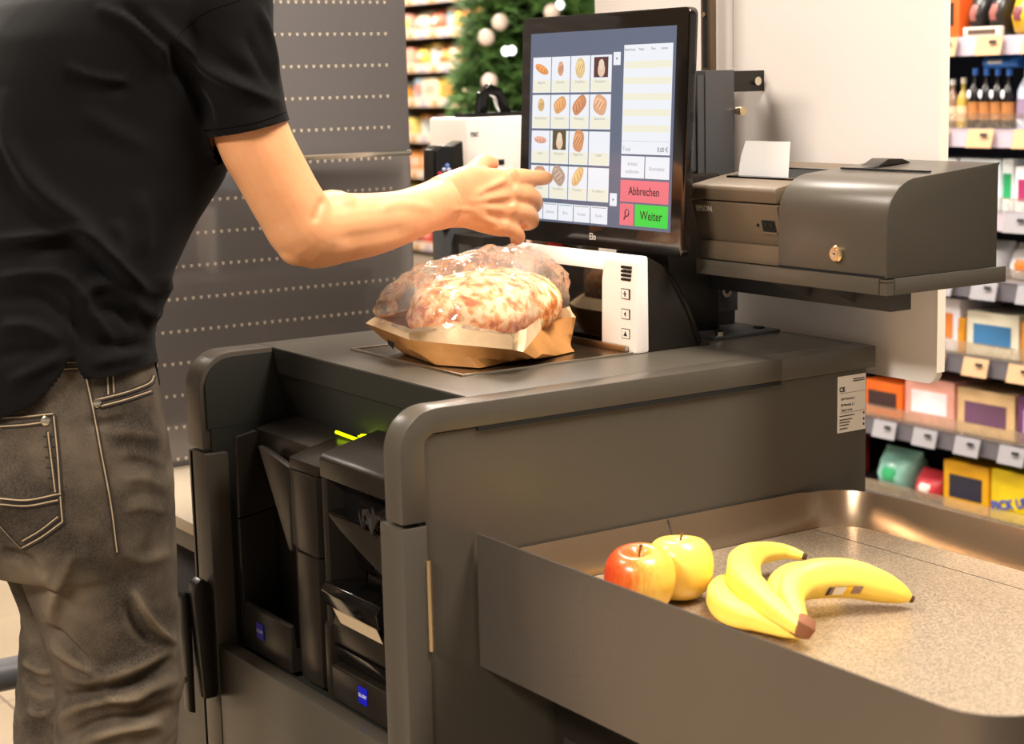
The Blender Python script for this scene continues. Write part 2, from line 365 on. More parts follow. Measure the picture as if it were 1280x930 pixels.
MB().box(PU1-.006, PU1, PV0+.012, PV1-.012, ZT+.0018, ZT+.010).build('platter_rail', m_steel, S, bevel=.001)
# ivory frame: columns, top band (top leaning back, rounded)
def tp(u): return u
fr = 1.346
MB().prism([(fr, ZT), (fr+.002, .99), (fr+.006, 1.018), (fr+.012, 1.0245), (fr+.022, 1.0245), (fr+.022, ZT)], 'y', 1.759, 1.834).build('frame_column', m_white, S, bevel=.004)
MB().prism([(fr, ZT), (fr+.002, .99), (fr+.006, 1.018), (fr+.012, 1.0245), (fr+.022, 1.0245), (fr+.022, ZT)], 'y', 1.993, 2.044).build('frame_column', m_white, S, bevel=.004)
MB().prism([(fr+.0015, 1.003), (fr+.006, 1.0175), (fr+.012, 1.0242), (fr+.022, 1.0242), (fr+.022, 1.003)], 'y', 1.83, 1.997).build('frame_top', m_white, S, bevel=.003)
MB().prism([(fr+.010, ZT), (fr+.012, 1.006), (fr+.016, 1.006), (fr+.016, ZT)], 'y', 1.83, 1.997).build('scan_window', m_glass_dark, S)
hs = [(fr+.022, ZT), (fr+.022, 1.022)]+[(1.372, 1.0215), (1.393, 1.0105), (1.408, .995), (1.421, .974), (1.434, .95), (1.442, .935), (1.450, .915), (1.454, ZT)]
MB().prism(hs, 'y', 1.761, 2.042).build('housing', m_black, S, bevel=.002)
MB().prism([(1.3925, 1.0125), (1.4085, .9965), (1.4225, .9745), (1.4355, .950), (1.4515, .915), (1.4565, ZT), (1.450, ZT), (1.43, .95), (1.403, .995)], 'y', 1.7595, 1.7608).build('side_trim', m_blackg, S, bevel=.0006)
for i in range(4):
    for j in range(2):
        MB().box(fr+.0008, fr+.0045, 1.771+j*.0105, 1.7795+j*.0105, 1.0085-i*.0052, 1.0115-i*.0052).build('vent', m_dark, S)
for k, z in enumerate((.976, .950, .9245)):
    bt = MB().box(fr-.0002, fr+.003, 1.7715, 1.7885, z-.0065, z+.0065).build('icon_frame', m_ink, S)
    MB().box(fr-.0004, fr+.003, 1.7724, 1.7876, z-.0057, z+.0057).build('icon_face', m_white, bt)
    if k == 0:
        sh = MB().box(fr-.0008, fr, 1.7795-.0005, 1.7805+.0005, z-.0035, z+.0035).box(fr-.0008, fr, 1.7762, 1.7838, z-.0006, z+.0006)
        sh.build('icon', m_ink, bt)
    elif k == 1: MB().prism([(1.7825, z), (1.7785, z-.0035), (1.7785, z+.0035)], 'x', fr-.0008, fr).build('icon', m_ink, bt)
    else: MB().prism([(1.784, z-.003), (1.776, z-.003), (1.7782, z), (1.780, z+.0035), (1.7818, z)], 'x', fr-.0008, fr).build('icon', m_ink, bt)
MB().box(1.452, 1.466, 1.757, 1.7605, ZT, ZT+.003).build('housing_foot', m_black, S)
# ------------------------------------------------------------------ touch monitor
TILT = R(3)
mo = Vector((1.400, 1.9175, 1.0225)); MX = Vector((0, -1, 0)); MY = Vector((math.sin(TILT), 0, math.cos(TILT))); MN = MX.cross(MY)   # MN faces the user
MW, MH = .1875, .313
def mp(s, t, n=0): return mo+MX*s+MY*t+MN*n
def mon_px(x, y):
    d = ray(x, y); k = (mo-CAM).dot(MN)/d.dot(MN); p = CAM+d*k-mo; return p.dot(MX), p.dot(MY)
def mbox(s0, s1, t0, t1, n0, n1):
    c = mp((s0+s1)/2, (t0+t1)/2, (n0+n1)/2); return MB().obox(c, MX, MY, MN, abs(s1-s0)/2, abs(t1-t0)/2, abs(n1-n0)/2)
m_bezel = mat('bezel_black', (22, 16, 12), .12, coat=.6)
MO = thing('touch_monitor', mo+Vector((.02, 0, 0)), 'black touch screen monitor showing bread tiles and a green button', 'monitor')
hw = MW; rr = .010
outl = arc(-hw+rr, rr, rr, 180, 270, 5)+arc(hw-rr, rr, rr, 270, 360, 5)+arc(hw-rr, MH-rr, rr, 0, 90, 5)+arc(-hw+rr, MH-rr, rr, 90, 180, 5)
MB().sweep([mp(s, t, 0) for s, t in outl], [mp(s, t, -.013) for s, t in outl]).build('bezel', m_bezel, MO, bevel=.002)
MB().sweep([mp(s*.93, .012+t*.93, -.0135) for s, t in outl], [mp(s*.82, .03+t*.82, -.036) for s, t in outl]).build('back_cover', m_black, MO, bevel=.002)
for t in (.10, .17, .23): mbox(hw-.0005, hw+.0006, t, t+.012, -.0105, -.0065).build('side_port', m_dark, MO)
sx0, sy0 = mon_px(664, 283); sx1, sy1 = mon_px(846, 34)
sx0 = -.1645; sx1 = .1615; sy0 = .0295; sy1 = .2905
def scr(name, rgb, e=1.0):
    m = mat('screen_'+name, rgb, .25, emit=e); m.node_tree.nodes['Principled BSDF'].inputs['Base Color'].default_value = (.01, .01, .012, 1); return m
EM = .73
SC = mbox(sx0, sx1, sy0, sy1, .0001, .0006).build('screen', scr('slate', (98, 106, 126), EM), MO)
m_tile_w, m_tile_y = scr('white', (238, 240, 246), EM), scr('cream', (240, 236, 214), EM)
m_txt, m_txtd = scr('text_grey', (150, 155, 165), EM), scr('text_dark', (40, 30, 35), EM)
m_red, m_green = scr('red', (238, 116, 128), EM), scr('green', (60, 214, 70), EM)
def px_rect(x0, y0, x1, y1):
    a = mon_px(x0, (y0)); b_ = mon_px(x1, y1); return a[0], b_[0], b_[1], a[1]
def ui(name, s0, s1, t0, t1, m, n=.0008): return mbox(s0, s1, t0, t1, .0006, n).build(name, m, SC)
def uitext(txt, size, s, t, m, align='CENTER', n=.0012, bold=0, sx=1):
    link('screen_text', text_mesh(txt, size, MX, MY, mp(s, t, n), align=align, bold=bold, sx=sx), m, SC)
xs = [(-.1575, -.1135), (-.1115, -.0675), (-.0655, -.0215), (-.0195, .0275)]
ys = [(.2085, .2575), (.1590, .2055), (.1105, .1560), (.0620, .1075)]
# bread pictures
breads = [[('oval', (226, 150, 84), .017, .006, -18), ('oval', (214, 160, 126), .007, .010, 0), ('oval', (226, 196, 140), .011, .014, 0), ('dark', (90, 50, 52), .012, .016, 0)],
          [('ring', (216, 178, 120), .008, .009, 0), ('loaf', (222, 164, 106), .015, .010, 25), ('loaf', (204, 138, 96), .017, .010, 35), ('loaf', (222, 170, 132), .015, .013, -20)],
          [('oval', (222, 164, 140), .015, .005, -4), ('dark', (92, 80, 46), .018, .016, 0), ('loaf', (214, 150, 104), .012, .015, -15), None],
          [('loaf', (208, 150, 120), .014, .012, 0), ('loaf', (182, 156, 136), .016, .012, -35), ('oval', (228, 184, 124), .017, .009, 45), None]]
names = [['Baguette', 'Brötchen', 'Dinkelbrot', 'Früchtebrot'], ['Mohnbrötchen', 'Kastenbrot', 'Nussstange', 'Bauernbrot'], ['Seelen', 'Weizenbrot', 'Roggenbrot', 'Laugen'], ['Vollkorn', 'Krustenbrot', 'Weissbrot', 'Kartoffelbrot']]
def blob(cx, cy, rx, ry, ang, m, n0, n1, k=18, sq=1.0):
    pts = []
    for i in range(k):
        a_ = 2*math.pi*i/k; c_, s_ = math.cos(a_), math.sin(a_)
        x_, y_ = rx*math.copysign(abs(c_)**sq, c_), ry*math.copysign(abs(s_)**sq, s_)
        pts.append((cx+x_*math.cos(R(ang))-y_*math.sin(R(ang)), cy+x_*math.sin(R(ang))+y_*math.cos(R(ang))))
    return MB().sweep([mp(x_, y_, n0) for x_, y_ in pts], [mp(x_, y_, n1) for x_, y_ in pts])
for r_, (y0, y1) in enumerate(ys):
    for c_, (x0, x1) in enumerate(xs):
        ui('product_tile', x0, x1, y0, y1, m_tile_w)
        ui('tile_caption', x0+.002, x1-.002, y0+.001, y0+.017, m_tile_y, .0009)
        uitext(names[r_][c_], .0052, (x0+x1)/2, y0+.0125, m_txt, sx=.95)
        bd = breads[r_][c_]; cx, cy = (x0+x1)/2, y0+.0325
        if bd:
            kind, rgb, rx, ry, ang = bd
            mm = scr('bread_%d_%d_%d' % rgb, rgb, EM); m2 = scr('breadlight_%d_%d_%d' % rgb, tuple(min(255, int(k*1.14)) for k in rgb), EM); m4 = scr('breaddark_%d_%d_%d' % rgb, tuple(int(k*.84) for k in rgb), EM)
            if kind == 'dark':
                ui('product_picture', cx-.016, cx+.016, cy-.013, cy+.014, mm, .0010)
                blob(cx+.001, cy-.003, .008, .0095, 0, scr('bread_pale', (232, 200, 170), EM), .0010, .0012).build('product_picture', scr('bread_pale', (232, 200, 170), EM), SC)
                blob(cx+.001, cy+.004, .006, .007, 0, m2, .0011, .0013).build('product_picture', scr('bread_paler', (238, 214, 190), EM), SC)
            else:
                blob(cx, cy, rx, ry, ang, mm, .0009, .0011, sq=.7 if kind == 'loaf' else 1).build('product_picture', mm, SC)
                blob(cx-.001, cy+.0015, rx*.72, ry*.55, ang, m2, .0011, .0012, sq=.8).build('product_picture', m2, SC)
                for q in (-.45, .0, .45):
                    ca, sa = math.cos(R(ang)), math.sin(R(ang))
                    blob(cx+rx*q*ca, cy+rx*q*sa, .0011, ry*.6, ang-25, m4, .0012, .0013, 8).build('product_picture', m4, SC)
for y0 in (.2435, .0580): 
    ui('scroll_button', .0310, .0465, y0, y0+.017, m_tile_w); blob(.0388, y0+.0085, .0018, .0022, 0, m_txtd, .0009, .0011, 3).build('screen_arrow', m_txtd, SC)
# tab row
tx = [(-.1575, -.1270), (-.1250, -.0905), (-.0885, -.0530), (-.0510, -.0135), (-.0115, .0265)]
for i, (x0, x1) in enumerate(tx):
    ui('tab', x0, x1, .0325, .0560, m_tile_w)
    ui('tab_stripe', x0+.003, x1-.003, .0535, .0545, scr('teal', (80, 165, 165), EM) if i == 2 else m_txt, .0010)
    uitext(('Obst', 'Gemüse', 'Brot', 'Kuchen', 'Snacks')[i], .0062, (x0+x1)/2, .0415, m_txt)
# receipt panel
px0, px1 = .0540, .1560
ui('receipt_panel', px0, px1, .1275, .2690, m_tile_w)
for i in range(5): ui('receipt_row', px0+.002, px1-.002, .2385-i*.0205, .2475-i*.0205, m_tile_y, .0010)
for x_, t_ in ((.056, 'Bezeichnung'), (.0855, 'Menge'), (.112, 'Preis'), (.133, 'Summe')): uitext(t_, .0044, x_, .2615, m_txtd, 'LEFT')
ui('receipt_line', px0+.002, px1-.002, .1445, .1448, m_txt, .0010)
uitext('Total', .0078, px0+.003, .1315, m_txt, 'LEFT'); uitext('0,00 €', .0085, px1-.003, .1315, m_txtd, 'RIGHT')
ui('option_button', px0, .1040, .0965, .1250, m_tile_w); ui('option_button', .1060, px1, .0965, .1250, m_tile_w)
uitext('Artikel', .0075, .079, .1125, m_txt); uitext('entfernen', .0075, .079, .1025, m_txt); uitext('Korrektur', .0078, .131, .1070, m_txt)
ui('cancel_button', px0, px1, .0650, .0935, m_red); uitext('Abbrechen', .0155, .105, .0745, m_txtd, bold=.0002, sx=.95)
ui('search_button', px0, .0838, .0340, .0625, m_red); ui('continue_button', .0868, px1, .0340, .0625, m_green); uitext('Weiter', .0165, .1214, .0430, m_txtd, bold=.0002, sx=.95)
rg = [mp(.0700+.0042*math.cos(t*math.pi/6), .0505+.0048*math.sin(t*math.pi/6), .0012) for t in range(13)]
MB().tube(rg, .0007, 5).build('search_icon', m_txtd, SC); MB().tube([mp(.0672, .0465, .0012), mp(.0640, .0415, .0012)], .0008, 5).build('search_icon', m_txtd, SC)
m_pale = mat('pale_print', (205, 200, 190), .5)
link('maker_mark', text_mesh('Elo', .0125, MX, MY, mp(-.006, .0105, .0004), align='CENTER', bold=.0003), m_pale, MO)
for s_ in (.098, .112, .122, .136, .146): mbox(s_, s_+(.006 if s_ in (.098, .136) else .0025), .0135, .0150, .0001, .0005).build('bezel_mark', mat('bezel_grey', (110, 105, 100), .5), MO)
mbox(-.06, .06, .09, .20, -.072, -.036).build('mount_block', m_black, MO, bevel=.003)

# ------------------------------------------------------------------ post carrying monitor and shelf
m_post = mat('post_grey', (74, 73, 74), .45, .1, bump=(900, .1, .0003))
PO = thing('equipment_post', (1.58, 1.88, ZT), 'dark grey upright steel post standing behind the touch monitor', 'post')
MB().prism([(1.552, 1.866), (1.604, 1.866), (1.604, 1.905), (1.552, 1.905)], 'z', ZT+.004, 1.256).build('upright', m_post, PO, bevel=.0012)
MB().box(1.540, 1.5515, 1.868, 1.903, 1.05, 1.25).build('side_flange', m_post, PO)
MB().box(1.482, 1.5515, 1.872, 1.90, 1.12, 1.20).build('monitor_bracket', m_post, PO)
MB().prism([(1.470, ZT+.0046), (1.551, ZT+.0046), (1.551, 1.118), (1.474, 1.118), (1.462, 1.02)], 'y', 1.838, 1.955).build('stand_cover', m_black, PO, bevel=.003)
MB().box(1.497, 1.612, 1.782, 1.93, ZT+.0002, ZT+.0045).build('foot_plate', m_post, PO, bevel=.0008)
MB().box(1.604, 1.664, 1.866, 1.869, 1.226, 1.2545).build('top_tab', m_black, PO)
MB().tube([(1.642, 1.8665, 1.240), (1.642, 1.860, 1.240)], .006, 12).build('tab_bolt', m_chrome, PO)
MB().tube([(1.608, 1.864, 1.200), (1.608, 1.852, 1.200)], .0062, 12).build('brass_screw', m_brass, PO)
MB().tube([(1.572, 1.8662, 1.110), (1.572, 1.8652, 1.110)], .005, 12).build('hole', m_dark, PO)
BK = MB().box(1.566, 1.602, 1.858, 1.8658, .924, .985).build('arm_bracket', m_post, PO, bevel=.001)
MB().tube([(1.5785, 1.858, .953), (1.5785, 1.853, .953)], .0085, 14).build('bracket_bolt', m_chrome, BK)
MB().tube([(1.5785, 1.853, .953), (1.5785, 1.8525, .953)], .0035, 6).build('bolt_socket', m_dark, BK)
MB().tube([(1.510, 1.790, ZT+.0045), (1.510, 1.790, ZT+.010)], .0075, 12).build('foot_bolt', m_chrome, PO)
MB().box(1.59, 1.60, 1.80, 1.812, ZT+.0045, ZT+.007).build('foot_hole', m_dark, PO)
# support arm + shelf
SH = thing('printer_shelf', (1.55, 1.6, .96), 'dark grey folded metal shelf on a side arm under the receipt printer', 'shelf')
su0, su1, sv0, sv1, sz0, sz1 = 1.448, 1.642, 1.4215, 1.7615, .996, 1.014
MB().box(su0+.002, su1, sv0+.002, sv1, sz1-.003, sz1).build('shelf_plate', m_grey, SH)
MB().box(su0, su0+.003, sv0+.013, sv1, sz0, sz1+.001).build('front_lip', m_grey, SH, bevel=.0008)
MB().box(su0+.014, su1+.006, sv0, sv0+.003, sz0, sz1+.001).build('side_lip', m_grey, SH, bevel=.0008)
MB().prism([(su0+.001, sv0+.012), (su0+.001, sv0+.001), (su0+.013, sv0+.001), (su0+.013, sv0+.003), (su0+.003, sv0+.003), (su0+.003, sv0+.012)], 'z', sz0, sz1-.004).build('lip_corner', m_grey, SH)
MB().box(1.535, 1.570, 1.500, 1.8575, .962, .9955).build('support_arm', m_post, SH, bevel=.001)
for vv in (1.56, 1.64): MB().prism([(1.534, .995), (1.46, .995), (1.534, .968)], 'y', vv, vv+.002).build('gusset', m_post, SH)
MB().box(1.566, 1.5785, 1.8575, 1.8578, .93, .98).build('arm_tab', m_post, SH)

# ------------------------------------------------------------------ receipt printer
m_ptr = mat('printer_brown_grey', (100, 85, 68), .45, bump=(1100, .15, .0003))
PR = thing('receipt_printer', (1.54, 1.69, sz1), 'brown grey receipt printer with white paper strip standing on the shelf', 'receipt printer')
pv0, pv1 = 1.6125, 1.776
zb = sz1+.001
MB().box(1.458, 1.62, pv0+.002, pv1-.012, zb, zb+.024).build('foot', m_ptr, PR, bevel=.002)
MB().prism([(1.4650, zb+.024), (1.4525, zb+.073), (1.4525, zb+.0755), (1.625, zb+.0755), (1.625, zb+.024)], 'y', pv0, pv1).build('body', m_ptr, PR, bevel=.002)
MB().prism([(1.4525, zb+.0768), (1.450, zb+.090)]+[(1.4505, zb+.094), (1.454, zb+.0965), (1.50, zb+.1045), (1.60, zb+.118), (1.622, zb+.117), (1.625, zb+.0768)], 'y', pv0, pv1).build('cover', m_ptr, PR, bevel=.003)
# tear slot recessed on the cover
o_ = MB(); sl0, sl1 = (1.522, zb+.1085), (1.590, zb+.1175)
for q in ((1.492, 1.497), (1.556, 1.562)):
    z0 = zb+.1045+(q[0]-1.50)*.135+.0008
    MB().prism([(q[0], z0-.004), (q[0], z0+.0012), (q[1], z0+.0018), (q[1], z0-.004)], 'y', pv0+.014, pv1-.024).build('slot_rim', m_blackg, PR)
MB().prism([(1.496, zb+.100), (1.496, zb+.1046), (1.558, zb+.1130), (1.558, zb+.100)], 'y', pv0+.015, pv1-.025).build('paper_slot', m_dark, PR)
m_paper = mat('receipt_paper', (252, 250, 248), .6)
pa = [(1.504, pv1-.033, zb+.104), (1.504, pv0+.036, zb+.104), (1.5075, pv0+.036, zb+.150), (1.5075, pv1-.044, zb+.150), (1.506, pv1-.036, zb+.130)]
MB().sweep(pa, [(p[0]+.0006, p[1], p[2]) for p in pa]).build('paper_strip', m_paper, PR)
link('maker_mark', text_mesh('EPSON', .0105, (0, -1, 0), (-.0125, 0, .049), (1.4544, pv1-.008, zb+.062), bold=.0003), m_pale, PR)
sw = MB().prism([(1.4598, zb+.0415), (1.4562, zb+.0555), (1.460, zb+.057), (1.464, zb+.043)], 'y', pv0+.008, pv0+.032).build('feed_panel', m_dark, PR)
for k in (0, 1): MB().tube([(1.4568, pv0+.014+k*.010, zb+.0495), (1.4610, pv0+.014+k*.010, zb+.051)], .0032, 8).build('feed_button', m_black, sw)
MB().box(1.4595, 1.4625, pv0+.006, pv0+.034, zb+.0385, zb+.041).build('feed_rim', m_ptr, sw)
MB().tube([(1.4575, pv0+.040, zb+.0485), (1.460, pv0+.040, zb+.0495)], .0022, 8).build('feed_light', m_black, PR)
MB().box(1.46, 1.5, pv0-.0008, pv0, zb+.072, zb+.084).build('cover_latch', m_dark, PR)

# ------------------------------------------------------------------ lock box beside the printer
BX = thing('lock_box', (1.54, 1.515, sz1), 'dark grey metal lock box with rounded lid and round key lock', 'lock box')
bv0, bv1 = 1.4245, 1.6075; bu0, bu1 = 1.4515, 1.634; bz = sz1+.001
rad = .05
curve = [(bu0, bz), (bu0, bz+.066)]+[(bu0+rad-rad*math.cos(R(a_)), bz+.066+.047*math.sin(R(a_))) for a_ in range(10, 91, 10)]+[(bu1+.004, bz+.124)]
MB().prism(curve+[(bu1+.004, bz+.122), (bu1, bz+.121), (bu1, bz)], 'y', bv0+.002, bv1).build('lid_shell', m_grey, BX, bevel=.001)
side = [(p[0]-.0006, p[1]+.0006) for p in curve]+[(bu1, bz+.120), (bu1, bz)]
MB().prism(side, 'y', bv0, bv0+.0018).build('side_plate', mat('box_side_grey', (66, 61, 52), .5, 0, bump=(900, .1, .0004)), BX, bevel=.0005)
MB().box(bu0-.001, bu0+.01, bv0+.004, bv1, bz-.0005, bz+.003).build('shadow_gap', m_dark, BX)
lk = MB().lathe([(.0005, 0), (.0085, 0), (.010, .002), (.010, .006)], (bu0-.0062, 1.5035, bz+.024), 20, 'x').build('key_lock', m_brass, BX)
MB().lathe([(.0005, 0), (.0055, 0), (.0055, .001)], (bu0-.0068, 1.5035, bz+.024), 16, 'x').build('lock_core', m_chrome, lk)
MB().box(bu0-.0074, bu0-.0066, 1.5020, 1.5050, bz+.0232, bz+.0248).build('keyhole', m_dark, lk)
MB().box(1.535, 1.540, bv0+.018, bv1-.02, bz+.1165, bz+.1185).build('lid_slot', m_dark, BX)
WD = MB().prism([(1.555, bz+.1195), (1.575, bz+.1285), (1.60, bz+.1275), (1.615, bz+.122)], 'y', 1.545, 1.575).build('black_wedge', m_black, None, bevel=.002)
tag(WD, 'small black plastic wedge lying on top of the grey lock box', 'wedge')
# ------------------------------------------------------------------ tray beside the kiosk
m_apron = mat('tray_sheet_metal', (122, 113, 104), .22, .72, bump=(700, .05, .0003), vary=(4, .08))
m_wallm = mat('tray_wall_steel', (178, 152, 124), .24, .85, bump=(400, .06, .0003), vary=(3, .10))
m_speck = mat('speckled_steel', (214, 192, 164), .30, .55, bump=(520, .6, .0008), vary=(420, .55))
TR = thing('goods_tray', (1.28, 1.23, .6), 'wide metal goods tray with tall front apron attached to the kiosk side', 'tray')
TZ, FZ = .752, .682
path = [(1.0045, 1.6085), (1.0045, 1.3), (1.0045, 1.0), (1.0045, .935), (1.0045, .925)]+arc(1.0645, .925, .06, 180, 270, 10)[1:]+[(1.075, .865), (1.15, .865), (1.56, .865)]
def ribbon(path, z0, z1, th):
    m = MB(); n = len(path); off = []
    for i, p in enumerate(path):
        a_ = Vector(path[max(i-1, 0)]); b_ = Vector(path[min(i+1, n-1)]); t = (b_-a_).normalized(); off.append((p[0]-t.y*th, p[1]+t.x*th))
    rings = [[(p[0], p[1], z0), (q[0], q[1], z0), (q[0], q[1], z1), (p[0], p[1], z1)] for p, q in zip(path, off)]
    return m.loft(rings)
ribbon(path, .598, TZ, .0028).build('front_apron', m_apron, TR, smooth=30)
def basin(off, zz):   # inner wall path, off 0 = floor line, 1 = rim
    e = .018*off
    return [(x, y, zz) for x, y in [(1.0085, 1.589+e), (1.12, 1.589+e), (1.25, 1.589+e), (1.38, 1.589+e), (1.485, 1.589+e)]+arc(1.490+e*.6, 1.534+e*.6, .055, 90, 0, 8)+[(1.545+e*.9, 1.48), (1.545+e*.9, 1.3), (1.545+e*.9, 1.1), (1.545+e*.9, .90), (1.545+e*.9, .87)]]
lv = [(0, FZ), (.12, FZ+.008), (.35, FZ+.018), (.7, FZ+.033), (1, .7255)]
rows = [basin(o, z) for o, z in lv]+[[(x+(.0025 if i > 8 else 0), y+.0025*(i < 9), z) for i, (x, y, z) in enumerate(basin(1, .7255))]]+[[(x+(.003 if i > 8 else 0), y+.003*(i < 9), z-.05) for i, (x, y, z) in enumerate(basin(1, .7255))]]
n = len(rows[0]); bw = MB().add([p for r_ in rows for p in r_], [(k*n+i, k*n+i+1, (k+1)*n+i+1, (k+1)*n+i) for k in range(len(rows)-1) for i in range(n-1)])
bw.build('basin_wall', m_wallm, TR, recalc=False, smooth=50)
fl = [(x, y) for x, y, z in basin(0, FZ)]
MB().prism([(1.0085, .87)]+fl, 'z', FZ-.004, FZ).build('tray_floor', m_speck, TR)
m_seam = mat('seam_dark', (60, 48, 38), .7)
MB().box(1.4885, 1.4895, .88, 1.583, FZ, FZ+.0003).build('floor_seam', m_seam, TR)
MB().box(1.012, 1.50, 1.5865, 1.5875, FZ, FZ+.0006).build('floor_seam', m_seam, TR)
MB().sweep([(1.2735, 1.5888, FZ+.001), (1.2743, 1.5888, FZ+.001), (1.2743, 1.606, .725), (1.2735, 1.606, .725)], [(1.2735, 1.5878, FZ+.001), (1.2743, 1.5878, FZ+.001), (1.2743, 1.6045, .725), (1.2735, 1.6045, .725)]).build('wall_seam', m_seam, TR)
MB().box(1.02, 1.55, .89, 1.585, .655, .677).build('tray_frame', m_dark, TR)
CB = thing('tray_cabinet', (1.28, 1.25, 0), 'black base cabinet in shadow beneath the goods tray', 'cabinet')
MB().box(1.10, 1.54, .95, 1.60, 0, .654).build('cabinet_body', m_black, CB)
MB().box(1.098, 1.0998, .97, 1.58, .06, .50).build('cabinet_door', mat('cabinet_door', (40, 34, 28), .6), CB)
MB().tube([(1.10, 1.30, .05), (1.07, 1.30, .05)], .02, 10).build('cabinet_foot', m_dark, CB)

# ------------------------------------------------------------------ fruit
def fruit_mat(name, c1, c2, c3, axis, lo, hi, k=26):
    m = bpy.data.materials.new(name); m.use_nodes = True; nt = m.node_tree; N, L = nt.nodes, nt.links; b = N['Principled BSDF']
    tc = N.new('ShaderNodeTexCoord'); dot = N.new('ShaderNodeVectorMath'); dot.operation = 'DOT_PRODUCT'; dot.inputs[1].default_value = axis
    L.new(tc.outputs['Generated'], dot.inputs[0])
    mp_ = N.new('ShaderNodeMapping'); mp_.inputs['Scale'].default_value = (1, 1, .18); L.new(tc.outputs['Generated'], mp_.inputs[0])
    nz = N.new('ShaderNodeTexNoise'); nz.inputs['Scale'].default_value = k; nz.inputs['Detail'].default_value = 6; L.new(mp_.outputs[0], nz.inputs['Vector'])
    ad = N.new('ShaderNodeMath'); ad.operation = 'MULTIPLY_ADD'; ad.inputs[1].default_value = .55; L.new(nz.outputs[0], ad.inputs[0]); L.new(dot.outputs['Value'], ad.inputs[2])
    rp = N.new('ShaderNodeValToRGB'); e = rp.color_ramp.elements; e[0].position = lo; e[0].color = lin(c1); e[1].position = hi; e[1].color = lin(c3)
    x = e.new((lo+hi)/2); x.color = lin(c2); mr = N.new('ShaderNodeMapRange'); mr.inputs[1].default_value = -1.5; mr.inputs[2].default_value = 1.5
    L.new(ad.outputs[0], mr.inputs[0]); L.new(mr.outputs[0], rp.inputs[0]); L.new(rp.outputs[0], b.inputs['Base Color'])
    b.inputs['Roughness'].default_value = .28; b.inputs['Coat Weight'].default_value = .25; return m
m_stem = mat('fruit_stem', (110, 80, 40), .8)
def apple(px, py, r, label, m, tilt):
    c = at_z(px, py, FZ+r*.86); c.z = FZ+r*.86
    prof = [(.0004, .56), (.10, .60), (.22, .74), (.38, .85), (.58, .86), (.78, .74), (.93, .50), (1.0, .16), (.98, -.15), (.88, -.48), (.70, -.74), (.50, -.88), (.30, -.90), (.14, -.80), (.0004, -.76)]
    m_ = MB(); sm = catmull([(p[0], p[1]) for p in prof], 3); rings = []
    for q, h in sm:
        rings.append([Vector((r*max(q, .0004)*math.cos(2*math.pi*k/32)*(1+.018*math.cos(5*2*math.pi*k/32)*(1 if h < 0 else .3)), r*max(q, .0004)*math.sin(2*math.pi*k/32), r*h)) for k in range(32)])
    m_.loft(rings)
    rot_ = Matrix.Rotation(R(tilt[0]), 3, 'X') @ Matrix.Rotation(R(tilt[1]), 3, 'Y')
    m_.v = [c+rot_ @ p for p in m_.v]
    low = min(p.z for p in m_.v)
    for p in m_.v: p.z += FZ+.0005-low
    A = thing('apple', (c.x, c.y, FZ), label, 'apple'); m_.build('flesh', m, A, smooth=80)
    c2 = c+Vector((0, 0, FZ+.0005-low))
    st = [c2+rot_ @ Vector((0, 0, r*.55)), c2+rot_ @ Vector((r*.03, r*.02, r*.80)), c2+rot_ @ Vector((r*.10, r*.02, r*1.02))]
    MB().tube(st, [.0016, .0013, .0019], 7).build('stem', m_stem, A)
apple(800, 729, .0385, 'red and yellow apple nearest the apron, front one of the two apples', fruit_mat('apple_skin_red', (206, 52, 26), (222, 104, 44), (238, 196, 84), (.75, -.75, -.15), .38, .66), (6, -6))
apple(850, 713, .0375, 'mostly yellow apple with red blush, behind the red apple', fruit_mat('apple_skin_yellow', (214, 70, 44), (240, 170, 70), (246, 212, 100), (.8, -.35, .55), .44, .62), (-4, 4))
m_ban = mat('banana_peel', (250, 216, 96), .45, vary=(14, .25, (240, 204, 60)), bump=(60, .06))
m_bcut = mat('banana_crown', (142, 92, 62), .8, bump=(200, .5))
m_btip = mat('banana_tip', (70, 48, 20), .8)
BN = thing('banana_bunch', at_z(985, 765, FZ), 'bunch of four yellow bananas joined at a brown crown', 'bananas')
def banana(pts, stickers=None):
    C_ = catmull([tuple(at_z(x, y, FZ+h*.001))+(rr_*.00090,) for x, y, h, rr_ in pts], 7)
    P = [Vector(c[:3]) for c in C_]; rad_ = [float(c[3]) for c in C_]
    lo = [max(0, (FZ+.0006+r_*.93)-p.z) for p, r_ in zip(P, rad_)]
    P = [p+Vector((0, 0, l)) for p, l in zip(P, lo)]
    m = MB(); rings = []; ref = Vector((0, 0, 1))
    for i, p in enumerate(P):
        t = (P[min(i+1, len(P)-1)]-P[max(i-1, 0)]).normalized(); u_ = (ref-t*ref.dot(t)).normalized(); w = t.cross(u_)
        ring = []
        for k in range(20):
            a_ = 2*math.pi*k/20; q = rad_[i]*(1+.075*math.cos(5*a_+.6)+.02*math.cos(10*a_+1.2)); ring.append(p+u_*math.sin(a_)*q+w*math.cos(a_)*q)
        rings.append(ring)
    m.loft(rings); b = m.build('banana', m_ban, BN, smooth=70)
    t0 = (P[-1]-P[-2]).normalized(); MB().tube([P[-1]-t0*.001, P[-1]+t0*.004], [rad_[-1]*1.02, rad_[-1]*.75], 8).build('banana_tip', m_btip, b)
    return b, P, rad_
banana([(1000, 792, 12, 7), (978, 787, 13, 9), (948, 776, 15, 13), (917, 766, 17, 16.5), (900, 748, 18, 16.5), (902, 732, 19, 12), (912, 722, 20, 6)])
banana([(1000, 786, 22, 8), (984, 774, 26, 11), (957, 752, 32, 16), (933, 728, 36, 20), (929, 706, 36, 20), (945, 692, 33, 15.5), (978, 689, 28, 10), (1004, 695, 24, 5)])
